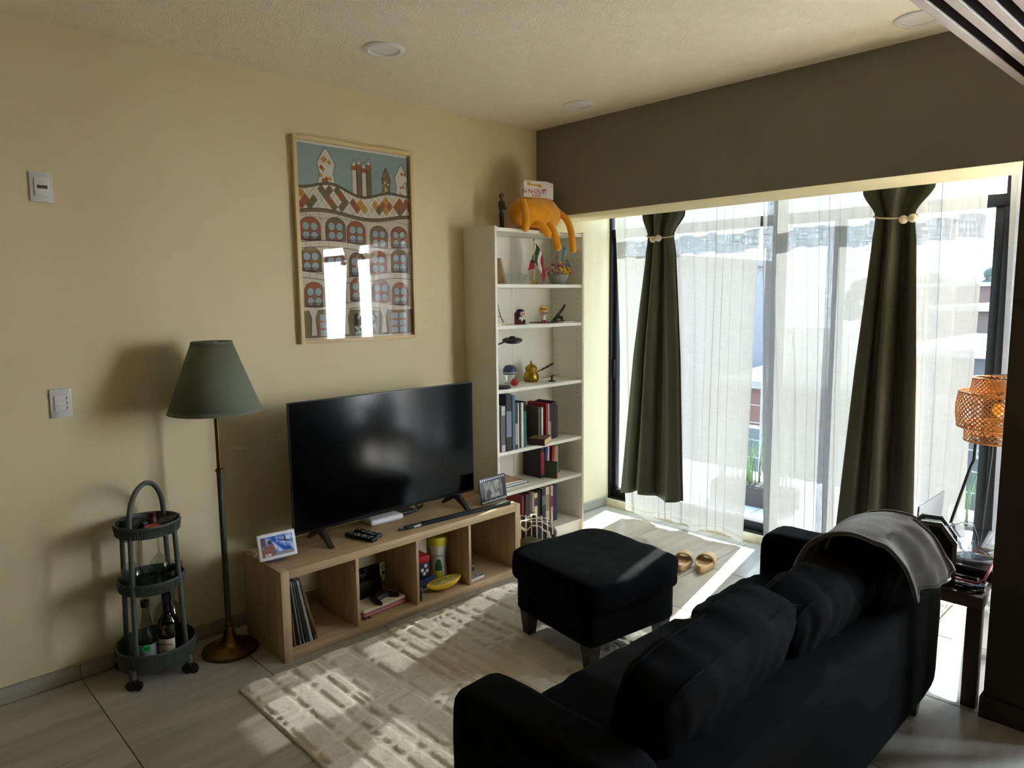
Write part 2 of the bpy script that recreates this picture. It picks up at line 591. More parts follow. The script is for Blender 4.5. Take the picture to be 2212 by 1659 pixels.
# ================================================================ curtains
def sheer_mat():
    m = bpy.data.materials.new('white_voile')
    m.use_nodes = True
    t = m.node_tree
    t.nodes.clear()
    out = N(t, 'ShaderNodeOutputMaterial')
    tc = N(t, 'ShaderNodeTexCoord')
    # woven look: two stretched noises
    mps = []
    for sc in ((260, 260, 9), (14, 14, 300)):
        mp = N(t, 'ShaderNodeMapping'); mp.inputs['Scale'].default_value = sc
        t.links.new(tc.outputs['Object'], mp.inputs['Vector'])
        nz = N(t, 'ShaderNodeTexNoise'); nz.inputs['Scale'].default_value = 1.0; nz.inputs['Detail'].default_value = 2
        t.links.new(mp.outputs[0], nz.inputs['Vector'])
        mps.append(nz)
    ad = N(t, 'ShaderNodeMath', operation='ADD')
    t.links.new(mps[0].outputs['Fac'], ad.inputs[0]); t.links.new(mps[1].outputs['Fac'], ad.inputs[1])
    rp = N(t, 'ShaderNodeMapRange')
    rp.inputs['From Min'].default_value = 0.7; rp.inputs['From Max'].default_value = 1.3
    rp.inputs['To Min'].default_value = 0.0; rp.inputs['To Max'].default_value = 0.15
    t.links.new(ad.outputs[0], rp.inputs['Value'])
    tl = N(t, 'ShaderNodeBsdfTranslucent'); tl.inputs[0].default_value = (0.172, 0.168, 0.160, 1)
    df = N(t, 'ShaderNodeBsdfDiffuse'); df.inputs[0].default_value = (0.88, 0.885, 0.88, 1)
    m1 = N(t, 'ShaderNodeMixShader'); m1.inputs[0].default_value = 0.45
    t.links.new(tl.outputs[0], m1.inputs[1]); t.links.new(df.outputs[0], m1.inputs[2])
    tr = N(t, 'ShaderNodeBsdfTransparent'); tr.inputs[0].default_value = (1, 1, 1, 1)
    m2 = N(t, 'ShaderNodeMixShader')
    t.links.new(rp.outputs[0], m2.inputs[0])
    t.links.new(m1.outputs[0], m2.inputs[1]); t.links.new(tr.outputs[0], m2.inputs[2])
    t.links.new(m2.outputs[0], out.inputs[0])
    return m
M_sheer = sheer_mat()
M_hem = pm('white_stitching', (214, 214, 208), 0.8, var=0.03)
M_drape = pm('dark_olive_satin', (74, 76, 62), 0.45, var=0.10, vscale=30, bump=0.08, bscale=300, sheen=0.05, stretch=(1, 1, 0.2), spec=0.35)
M_rod = pm('black_rod', (20, 20, 20), 0.4)

def smooth(a, b, t):
    t = max(0, min(1, (t - a) / (b - a)))
    return t * t * (3 - 2 * t)

def sheer(label, xt, xb, yc, seed, zt=2.52, zb=0.035, amp=0.024, waves=9, hem=0.016):
    rr = random.Random(seed)
    ph = [rr.uniform(0, 6.28) for _ in range(6)]
    def edge(u, v):
        z = zt + (zb - zt) * v
        xl = xt[0] + (xb[0] - xt[0]) * v ** 1.1
        xr = xt[1] + (xb[1] - xt[1]) * v ** 1.4
        w = 2 * math.pi * waves
        warp = u + 0.018 * math.sin(2 * math.pi * 2.3 * u + ph[0]) + 0.006 * math.sin(5 * v + 9 * u + ph[1])
        a = amp * (0.55 + 0.45 * math.sin(2 * math.pi * 1.7 * u + ph[2])) * (1.0 - 0.25 * v)
        y = yc + a * math.sin(w * warp + ph[3] + 0.5 * math.sin(2.5 * v + ph[4]))
        y += 0.012 * math.sin(2 * math.pi * (3.1 * u + 0.6 * v) + ph[5])
        x = xl + (xr - xl) * u + 0.012 * math.sin(2 * w * warp + ph[1])
        z += hem * v ** 8 * math.sin(2 * math.pi * 2.4 * u + ph[2])
        return (x, y, z)
    t = thing('sheer_curtain', label, 'curtain', ((xt[0] + xt[1]) / 2, yc, 0), 0, 'white sheer curtains')
    off = Vector(t.location)
    fn = lambda u, v: Vector(edge(u, v)) - off
    B().grid(fn, 150, 60).out('cloth', M_sheer, t, smooth=180, recalc=False)
    # stitched hem, and side hems
    B().tube([fn(u / 120, 0.986) + Vector((0, -0.0015, 0)) for u in range(121)], 0.0012, 5).out('hem_stitch', M_hem, t)
    return t

sheer('white sheer curtain hanging behind the dark drape nearest the bookcase', (0.15, 1.262), (0.30, 1.205), 3.275, 3, waves=7)
sheer('white sheer curtain hanging in the middle of the window, right of the narrow gap', (1.246, 2.44), (1.352, 2.43), 3.27, 8, waves=8)
sheer('strip of white sheer curtain beside the woven lamp and the dark pillar', (2.512, 3.10), (2.56, 3.10), 3.275, 15, waves=4)
for yy, nm, lab in ((3.27, 'sheer_rod', 'black curtain rod carrying the white sheers above the window'),
                    (3.19, 'drape_rod', 'black curtain rod carrying the dark drapes above the window')):
    o = B().tube([(0.004, yy, 2.53), (5.0, yy, 2.53)], 0.011, 10).out(nm, M_rod)
    tag(o, lab, 'curtain rod')

M_bead = pm('pale_wood_bead', (226, 212, 190), 0.4, var=0.05)
M_cord = pm('cream_cord', (200, 186, 156), 0.7, var=0.1, vscale=60)

def drape(label, keys, yc, zb, seed, folds=4.5, tie=None):
    """keys: (z, xl, xr, depth) from top to bottom"""
    rr = random.Random(seed)
    ph = [rr.uniform(0, 6.28) for _ in range(4)]
    def at(z):
        for k in range(len(keys) - 1):
            a, b = keys[k], keys[k + 1]
            if z <= a[0] and z >= b[0]:
                t = (a[0] - z) / (a[0] - b[0])
                t2 = t * t * (3 - 2 * t) if k < 3 else t
                return [a[i] + (b[i] - a[i]) * t2 for i in (1, 2, 3)]
        return keys[-1][1:]
    zt = keys[0][0]
    t = thing('dark_drape', label, 'curtain', ((keys[0][1] + keys[0][2]) / 2, yc, 0), 0, 'dark drapes tied with cords')
    off = Vector(t.location)
    def fn(u, v):
        z = zt + (zb - zt) * v
        xl, xr, d = at(z)
        w = u + 0.03 * math.sin(2 * math.pi * 1.3 * u + ph[0])
        y = yc + d * math.sin(2 * math.pi * folds * w + ph[1]) * (0.75 + 0.25 * math.sin(7 * u + ph[2]))
        y += 0.012 * math.sin(3.0 * v + 8 * u + ph[3])
        x = xl + (xr - xl) * (u + 0.30 / folds / 2 / math.pi * math.sin(4 * math.pi * folds * w + ph[1]))
        z += 0.015 * v ** 6 * math.sin(2 * math.pi * 1.4 * u + ph[2])
        return Vector((x, y, z)) - off
    o = B().grid(fn, 140, 90).out('cloth', M_drape, t, smooth=180, recalc=False)
    sd = o.modifiers.new('thickness', 'SOLIDIFY'); sd.thickness = 0.0025
    if tie:
        z, xl, xr = tie
        c = Vector(((xl + xr) / 2, yc, z)) - off
        rx, ry = (xr - xl) / 2 + 0.012, 0.058
        pts = []
        for k in range(40):
            a = 2 * math.pi * k / 40
            pts.append(c + Vector((rx * math.cos(a), ry * math.sin(a), -0.018 * math.cos(a - 5.2))))
        tb = B().tube(pts, 0.0045, 6, closed=True).out('tieback_cord', M_cord, t)
        bxp = c + Vector((rx * (0.1 if xl < 1 else 0.72), (-ry if xl < 1 else -ry * 0.7) - 0.012, -0.026))
        B().ball(0.0215, bxp + Vector((-0.020, 0, 0))).out('tieback_bead', M_bead, t)
        B().ball(0.0215, bxp + Vector((0.022, 0.0, 0.004))).out('tieback_bead', M_bead, t)
    return t
drape('dark olive drape tied with a beaded cord, nearest the bookcase',
      [(2.53, 0.40, 0.84, 0.045), (2.14, 0.475, 0.775, 0.040), (2.00, 0.515, 0.695, 0.030), (1.85, 0.50, 0.715, 0.036), (1.2, 0.41, 0.765, 0.045), (0.2, 0.315, 0.815, 0.050)],
      3.18, 0.215, 5, 2.6, (2.0, 0.515, 0.695))
drape('dark olive drape tied with a beaded cord, behind the sofa blanket',
      [(2.53, 1.80, 2.32, 0.045), (2.14, 1.90, 2.235, 0.040), (2.00, 1.965, 2.150, 0.030), (1.85, 1.955, 2.165, 0.036), (1.2, 1.905, 2.20, 0.045), (0.2, 1.845, 2.235, 0.050)],
      3.15, 0.24, 12, 2.3, (2.0, 1.965, 2.15))

drape('dark olive drape behind the dark pillar, mirrored in the picture glass',
      [(2.53, 3.02, 3.50, 0.045), (2.14, 3.10, 3.44, 0.040), (2.00, 3.16, 3.36, 0.030), (1.85, 3.15, 3.37, 0.036), (1.2, 3.12, 3.44, 0.045), (0.2, 3.05, 3.50, 0.050)],
      3.17, 0.24, 17, 3.6, (2.0, 3.16, 3.36))
drape('dark olive drape farthest from the bookcase, hanging straight',
      [(2.53, 3.82, 4.25, 0.045), (2.0, 3.82, 4.25, 0.045), (0.2, 3.82, 4.25, 0.045)],
      3.17, 0.1, 19, 5)
# ================================================================ large furniture
M_oak = wood_mat('light_oak', (158, 132, 96), (192, 164, 124), 'Y', 1.0, 0.45, 0.05)
M_oakv = wood_mat('light_oak_upright', (150, 124, 90), (186, 158, 118), 'Z', 1.0, 0.45, 0.05)
M_pine = wood_mat('pale_frame_wood', (206, 178, 126), (222, 198, 150), 'Z', 1.2, 0.5, 0.04)
M_pineh = wood_mat('pale_frame_wood_across', (206, 178, 126), (222, 198, 150), 'Y', 1.2, 0.5, 0.04)
M_sofa = pm('black_sofa_fabric', (13, 13, 14), 0.95, var=0.25, vscale=14, bump=0.35, bscale=420, sheen=0.0, spec=0.06, bdist=0.001)
M_leg = pm('black_lacquer_leg', (18, 17, 16), 0.45, var=0.1)

def pillow(size, p=5.0, n=14, bulge=0.0, wr=0.0, seed=0, flat=False, wdir=0, sag=0.0):
    """rounded soft block; returns B"""
    b = B()
    bmesh.ops.create_cube(b.bm, size=2.0)
    bmesh.ops.subdivide_edges(b.bm, edges=b.bm.edges[:], cuts=n, use_grid_fill=True)
    rr = random.Random(seed)
    o = Vector((rr.uniform(0, 50), rr.uniform(0, 50), rr.uniform(0, 50)))
    for v in b.bm.verts:
        x, y, z = v.co
        d = (abs(x) ** p + abs(y) ** p + abs(z) ** p) ** (1 / p)
        q = Vector((x / d, y / d, z / d))
        if bulge:
            k = 1 + bulge * (1 - q.x ** 2 if not flat else 0) * 0
            fx, fy, fz = 1 - abs(q.x) ** 2.5, 1 - abs(q.y) ** 2.5, 1 - abs(q.z) ** 2.5
            q = Vector((q.x * (1 + bulge * fy * fz), q.y * (1 + 0.25 * bulge * fx * fz), q.z * (1 + bulge * fx * fy)))
        w = Vector((q.x * size[0] / 2, q.y * size[1] / 2, q.z * size[2] / 2))
        if wr:
            if wdir == 1:
                s = Vector((w.x * 5, w.y * 26, w.z * 9))
            elif wdir == 2:
                s = Vector((w.x * 9, w.y * 7, w.z * 22))
            else:
                s = w * 9
            h = mnoise.noise(s + o) * wr
            nrm = Vector((q.x ** 3, q.y ** 3, q.z ** 3))
            if nrm.length > 0:
                w += nrm.normalized() * h
        if sag and w.z > 0:
            w.z -= sag * (1 - min(1, (2 * w.x / size[0]) ** 2)) * (1 - min(1, (2 * w.y / size[1]) ** 2))
        v.co = w
    return b

# ---------------------------------------------------------------- sofa
sofa = thing('sofa', 'low black fabric sofa with its back to the camera and loose back cushions', 'sofa', (2.32, 1.16, 0))
so = Vector((2.32, 1.16, 0))
def sp(name, lo, hi, p, n=10, wr=0.0, seed=0, bulge=0.0, wdir=0, sag=0.0, rz=0.0, rot=None, mat=None):
    c = Vector([(a + b) / 2 for a, b in zip(lo, hi)])
    return pillow([b - a for a, b in zip(lo, hi)], p, n, bulge, wr, seed, False, wdir, sag).out(name, mat or M_sofa, sofa, c - so, rot or (0, 0, rz), smooth=60)
sp('base', (2.03, 0.26, 0.125), (2.60, 2.02, 0.33), 16, 10)
sp('back_panel', (2.455, 0.235, 0.125), (2.655, 2.085, 0.555), 12, 14, 0.004, 2)
sp('armrest', (1.985, 0.225, 0.125), (2.56, 0.385, 0.605), 9, 14, 0.004, 3)
sp('armrest', (1.985, 1.915, 0.125), (2.56, 2.085, 0.615), 9, 14, 0.004, 4)
sp('seat_cushion', (1.985, 0.39, 0.30), (2.47, 1.345, 0.45), 8, 20, 0.008, 5, 0.02, 1)
sp('seat_cushion', (1.985, 1.355, 0.30), (2.47, 1.91, 0.45), 8, 16, 0.008, 6, 0.02, 1)
bc = [((2.435, 0.775, 0.592), (0.19, 0.74, 0.30), (0, 0.24, 0.03), 11),
      ((2.455, 1.375, 0.580), (0.19, 0.66, 0.30), (0, 0.26, -0.03), 12),
      ((2.495, 1.785, 0.625), (0.19, 0.50, 0.33), (0, 0.22, -0.08), 13)]
for c, sz, rt, sd in bc:
    cu = pillow(sz, 5.0, 26, 0.07, 0.010, sd, False, 1).out('back_cushion', M_sofa, sofa, Vector(c) - so, rt, smooth=80)
    # piped seams round the front and back face
    for sx in (-1, 1):
        pts = []
        for k in range(72):
            a = 2 * math.pi * k / 72
            ca, sa = math.cos(a), math.sin(a)
            d = (abs(ca) ** 5 + abs(sa) ** 5) ** 0.2
            pts.append((sx * sz[0] * 0.31, ca / d * sz[1] * 0.502, sa / d * sz[2] * 0.51))
        B().tube(pts, 0.0035, 5, closed=True).out('seam', M_sofa, cu)
    if sd == 11:
        B().tube([(0.085, 0.36, -0.11), (0.105, 0.372, -0.145)], 0.0025, 5).out('zip_pull', pm('steel_zip', (170, 170, 170), 0.3, 0.9), cu)
for x in (2.05, 2.585):
    for y in (0.30, 2.02):
        B().lathe([(0.022, 0.0), (0.034, 0.13)], 4, rot=(0, 0, math.pi / 4)).out('leg', M_leg, sofa, Vector((x, y, 0)) - so)

# ---------------------------------------------------------------- ottoman
ot = thing('ottoman', 'square black fabric footstool with a tufted cushion standing on the rug', 'footstool', (1.345, 1.605, 0.0), math.radians(-8))
ob = pillow((0.585, 0.585, 0.15), 8, 26, 0.06, 0.008, 31, sag=0.010).out('cushion', M_sofa, ot, (0, 0, 0.363), smooth=60)
for k in range(72):
    pass
pts = []
for k in range(80):
    a = 2 * math.pi * k / 80
    ca, sa = math.cos(a), math.sin(a)
    d = (abs(ca) ** 8 + abs(sa) ** 8) ** 0.125
    pts.append((ca / d * 0.283, sa / d * 0.283, 0.055))
B().tube(pts, 0.003, 5, closed=True).out('piping', M_sofa, ob)
pillow((0.53, 0.53, 0.175), 16, 12).out('body', M_sofa, ot, (0, 0, 0.2225), smooth=60)
for sx in (-1, 1):
    for sy in (-1, 1):
        B().lathe([(0.030, 0.022), (0.045, 0.14)], 4, rot=(0, 0, math.pi / 4)).out('leg', M_leg, ot, (sx * 0.215, sy * 0.215, 0))

# ---------------------------------------------------------------- television unit
UX, UY, UW, UD, UH = 0.515, 0.473, 1.47, 0.39, 0.42
un = thing('tv_bench', 'long light oak shelf unit with four open cubbies under the television', 'tv bench', (UX - UD, UY, 0))
bx('top_board', (0, 0.0405, UH - 0.04), (UD, UW - 0.0405, UH), M_oak, un, 0.0012)
bx('bottom_board', (0, 0.0405, 0), (UD, UW - 0.0405, 0.04), M_oak, un, 0.0012)
bx('side_panel', (0, 0, 0), (UD, 0.04, UH), M_oakv, un, 0.0012)
bx('side_panel', (0, UW - 0.04, 0), (UD, UW, UH), M_oakv, un, 0.0012)
CW = (UW - 0.08 - 3 * 0.016) / 4
M_cam = pm('pale_cover_cap', (190, 172, 140), 0.5)
for k in range(3):
    y = 0.04 + CW * (k + 1) + 0.016 * k
    dv = bx('divider', (0.004, y, 0.0405), (UD - 0.002, y + 0.016, UH - 0.0405), M_oakv, un, 0.0008)
    for z in (-0.115, 0.115):
        B().lathe([(0.008, 0), (0.008, 0.0015)], 14, rot=(math.pi / 2, 0, 0)).out('cover_cap', M_cam, dv, (UD / 2 - 0.035, -0.008, z))

# ---------------------------------------------------------------- bookcase
BX, BY, BW, BD, BH = 0.282, 1.984, 0.80, 0.28, 2.02
bk = thing('bookcase', 'tall narrow white bookcase filled with books and ornaments in the corner', 'bookcase', (BX - BD, BY, 0))
bx('side_panel', (0, 0, 0), (BD, 0.018, BH), M_white, bk, 0.001)
rs = bx('side_panel', (0, BW - 0.018, 0), (BD, BW, BH), M_white, bk, 0.001)
bx('top_board', (0.0, 0.0185, BH - 0.028), (BD - 0.002, BW - 0.0185, BH - 0.008), M_white, bk, 0.001)
bx('back_panel', (0.0, 0.0185, 0.06), (0.004, 0.40, BH - 0.03), M_white, bk, 0)
bx('back_panel', (0.0, 0.402, 0.06), (0.004, BW - 0.0185, BH - 0.03), M_white, bk, 0)
bx('plinth', (0.0, 0.0185, 0), (BD - 0.02, BW - 0.0185, 0.07), M_white, bk, 0.001)
SHELF = [1.684, 1.436, 1.052, 0.668, 0.411, 0.092]      # height of each shelf's top
for z in SHELF:
    bx('shelf', (0.0045, 0.0195, z - 0.021), (BD - 0.004, BW - 0.0195, z), M_white, bk, 0.001)
M_hole = pm('peg_hole_shadow', (90, 88, 80), 0.9)
hb = B()
for xx in (0.05, 0.232):
    for k in range(52):
        z = 0.15 + 0.0352 * k
        if min(abs(z - s + 0.01) for s in SHELF) < 0.03 or z > 1.96:
            continue
        hb.lathe([(0.0026, 0), (0.0026, 0.0006)], 8, loc=(xx - BD / 2, -0.0092, z - BH / 2), rot=(math.pi / 2, 0, 0))
h = hb.out('peg_holes', M_hole, rs)
h['kind'] = 'stuff'

# ---------------------------------------------------------------- television
tv = thing('television', 'large flat black television standing on two splayed feet', 'television', (0.29, 0.655 + 0.568, 0.42))
M_tvb = pm('tv_bezel', (16, 17, 18), 0.35, var=0.05)
def screen_mat():
    m = pm('tv_screen', (4, 4, 5), 0.13, var=0.02, spec=0.22)
    return m
box('bezel', (0.016, 1.136, 0.641), (-0.010, 0, 0.065 + 0.3205), M_tvb, tv, 0.003)
box('screen', (0.0015, 1.122, 0.622), (-0.0012, 0, 0.065 + 0.325), screen_mat(), tv, 0)
box('rear_housing', (0.05, 0.85, 0.38), (-0.042, 0, 0.065 + 0.24), M_blackm, tv, 0.015)
for sy in (-0.43, 0.427):
    ft = B()
    for xe in (0.115, -0.125):
        pts = [(-0.006, 0.070), (-0.006, 0.05), (xe - (0.02 if xe > 0 else -0.02), 0.0), (xe, 0.0), (xe * 0.35, 0.070)]
        if xe < 0:
            pts = pts[::-1]
        ft.prism(pts, 0.022, Matrix.Translation((0, sy + 0.011, 0)) @ Matrix.Rotation(math.pi / 2, 4, 'X'))
    ft.out('foot', M_tvb, tv, smooth=20)

# ---------------------------------------------------------------- floor lamp with the green shade
M_brass = pm('aged_brass', (112, 86, 46), 0.32, metal=1.0, var=0.12, vscale=20)
M_lampg = pm('dark_green_enamel', (50, 56, 48), 0.5, var=0.08)
M_shade = pm('sage_green_shade', (106, 112, 94), 0.85, var=0.05, vscale=60, bump=0.2, bscale=500, stretch=(1, 1, 0.3))
M_shadei = pm('shade_lining', (200, 196, 180), 0.8)
lp = thing('floor_lamp', 'brass and dark green floor lamp with a sage green cone shade', 'floor lamp', (0.215, 0.352, 0))
B().lathe([(0.0, 0), (0.118, 0.0), (0.124, 0.006), (0.122, 0.014), (0.110, 0.020), (0.06, 0.032), (0.032, 0.06), (0.020, 0.10), (0.016, 0.122), (0.0, 0.122)], 48).out('base', M_brass, lp)
B().lathe([(0.018, 0.118), (0.020, 0.126), (0.018, 0.134), (0.013, 0.138)], 24).out('collar', M_brass, lp)
B().lathe([(0.0125, 0.135), (0.0125, 0.845)], 20).out('lower_pole', M_lampg, lp)
B().lathe([(0.013, 0.840), (0.0175, 0.846), (0.0175, 0.854), (0.012, 0.860)], 20).out('collar', M_brass, lp)
B().lathe([(0.0098, 0.855), (0.0098, 1.085), (0.016, 1.088), (0.016, 1.096), (0.023, 1.102), (0.026, 1.125), (0.018, 1.14), (0.012, 1.20)], 20).out('upper_pole', M_brass, lp)
zs0, zs1, rs0, rs1 = 1.117, 1.428, 0.197, 0.083
sh = B().lathe([(rs0, zs0), (rs1, zs1)], 64, caps=False).out('shade', M_shade, lp)
sd = sh.modifiers.new('thickness', 'SOLIDIFY'); sd.thickness = 0.002
kk = (rs0 - rs1) / (zs1 - zs0)
B().lathe([(rs0 + 0.0012, zs0), (rs0 + 0.0012 - kk * 0.018, zs0 + 0.018)], 64, caps=False).out('lower_trim', M_shade, lp)
B().lathe([(rs1 + 0.0012 + kk * 0.012, zs1 - 0.010), (rs1 + 0.0012, zs1)], 64, caps=False).out('upper_trim', M_shade, lp)
sb = B()
for k in range(3):
    a = 2.1 * k + 0.4
    sb.tube([(0, 0, zs1 - 0.01), (rs1 * math.cos(a), rs1 * math.sin(a), zs1 - 0.006)], 0.0022, 6)
sb.lathe([(0.012, zs1 - 0.016), (0.012, zs1 - 0.006)], 16)
sb.out('spider', M_wp, lp)
B().ball(0.03, (0, 0, 1.25), (1, 1, 1.4)).out('bulb', M_diff, lp)

# ---------------------------------------------------------------- rug with carved pile
def make_rug():
    x0, x1, y0, y1 = 0.585, 2.28, 0.235, 1.835
    st = 0.006
    nx, ny = int((x1 - x0) / st), int((y1 - y0) / st)
    rr = random.Random(11)
    Hh = np.zeros((nx + 1, ny + 1), np.float32)
    gx = np.linspace(0, x1 - x0, nx + 1)[:, None]
    gy = np.linspace(0, y1 - y0, ny + 1)[None, :]
    # rows of uneven carved blocks, rows run along y
    occ = []
    def block(cx, cy, hx, hy, lvl):
        rad = min(hx, hy, 0.022)
        ii = slice(max(0, int((cx - hx) / st) - 1), min(nx + 1, int((cx + hx) / st) + 3))
        jj = slice(max(0, int((cy - hy) / st) - 1), min(ny + 1, int((cy + hy) / st) + 3))
        dx = np.abs(gx[ii] - cx) - (hx - rad)
        dy = np.abs(gy[:, jj] - cy) - (hy - rad)
        d = np.sqrt(np.maximum(dx, 0) ** 2 + np.maximum(dy, 0) ** 2) - rad
        h = np.clip(-d / 0.010, 0, 1) * lvl
        Hh[ii, jj] = np.maximum(Hh[ii, jj], h)
    y = 0.012
    while y < y1 - y0 - 0.03:
        w = rr.choice([0.055, 0.07, 0.09, 0.11, 0.14])
        w = min(w, y1 - y0 - 0.012 - y)
        x = 0.014 - rr.uniform(0, 0.03)
        while x < x1 - x0 - 0.03:
            l = rr.choice([0.045, 0.06, 0.08, 0.11, 0.15, 0.20])
            q = rr.random()
            if q < 0.72:
                block(x + l / 2, y + w / 2, l / 2 - 0.0035, w / 2 - 0.0035, 0.0095)
            elif q < 0.80:                     # ladder of thin bars
                nb = max(2, int(l / 0.05))
                for k in range(nb):
                    block(x + l * (k + 0.5) / nb, y + w / 2, l / nb / 2 - 0.005, w / 2 - 0.006, 0.0095)
            elif q < 0.87:                     # split across
                block(x + l / 2, y + w * 0.27, l / 2 - 0.006, w * 0.22, 0.0095)
                block(x + l / 2, y + w * 0.76, l / 2 - 0.006, w * 0.20, 0.0095)
            else:
                block(x + l * 0.5, y + w / 2, l / 2 - 0.012, w / 2 - 0.014, 0.006)
            x += l + rr.choice([0.002, 0.005, 0.014])
        y += w + rr.choice([0.004, 0.008])
    rng = np.random.default_rng(3)
    Hh += rng.uniform(-0.0016, 0.0016, Hh.shape).astype(np.float32)
    X = np.broadcast_to(gx, Hh.shape) + rng.uniform(-0.001, 0.001, Hh.shape)
    Y = np.broadcast_to(gy, Hh.shape) + rng.uniform(-0.001, 0.001, Hh.shape)
    Z = 0.010 + Hh
    edge = np.minimum(np.minimum(gx, (x1 - x0) - gx), np.minimum(gy, (y1 - y0) - gy))
    Z = np.where(edge < 0.5 * st, 0.002, Z)
    V = np.stack([X, Y, Z], -1).reshape(-1, 3)
    me = bpy.data.meshes.new('rug')
    I, J = np.meshgrid(np.arange(nx), np.arange(ny), indexing='ij')
    a = (I * (ny + 1) + J).ravel()
    F = np.stack([a, a + ny + 1, a + ny + 2, a + 1], -1)
    me.vertices.add(len(V)); me.vertices.foreach_set('co', V.astype(np.float32).ravel())
    me.loops.add(F.size); me.loops.foreach_set('vertex_index', F.astype(np.int32).ravel())
    me.polygons.add(len(F)); me.polygons.foreach_set('loop_start', np.arange(0, F.size, 4, dtype=np.int32))
    me.update(calc_edges=True)
    m = pm('ivory_carved_pile', (230, 221, 203), 0.95, var=0.10, vscale=220, bump=0.5, bscale=500, sheen=0.3, spec=0.1, bdist=0.002)
    t = thing('area_rug', 'ivory carved pile rug with raised block pattern under the footstool', 'rug', (x0, y0, 0))
    link('pile', me, m, t, (0, 0, 0), None, 180)
    bx('backing', (0.001, 0.001, 0.0005), (x1 - x0 - 0.001, y1 - y0 - 0.001, 0.006), pm('rug_backing', (180, 170, 150), 0.9), t, 0)
make_rug()
# ================================================================ things on and in the television bench
TOPZ = 0.42
FLZ = 0.04
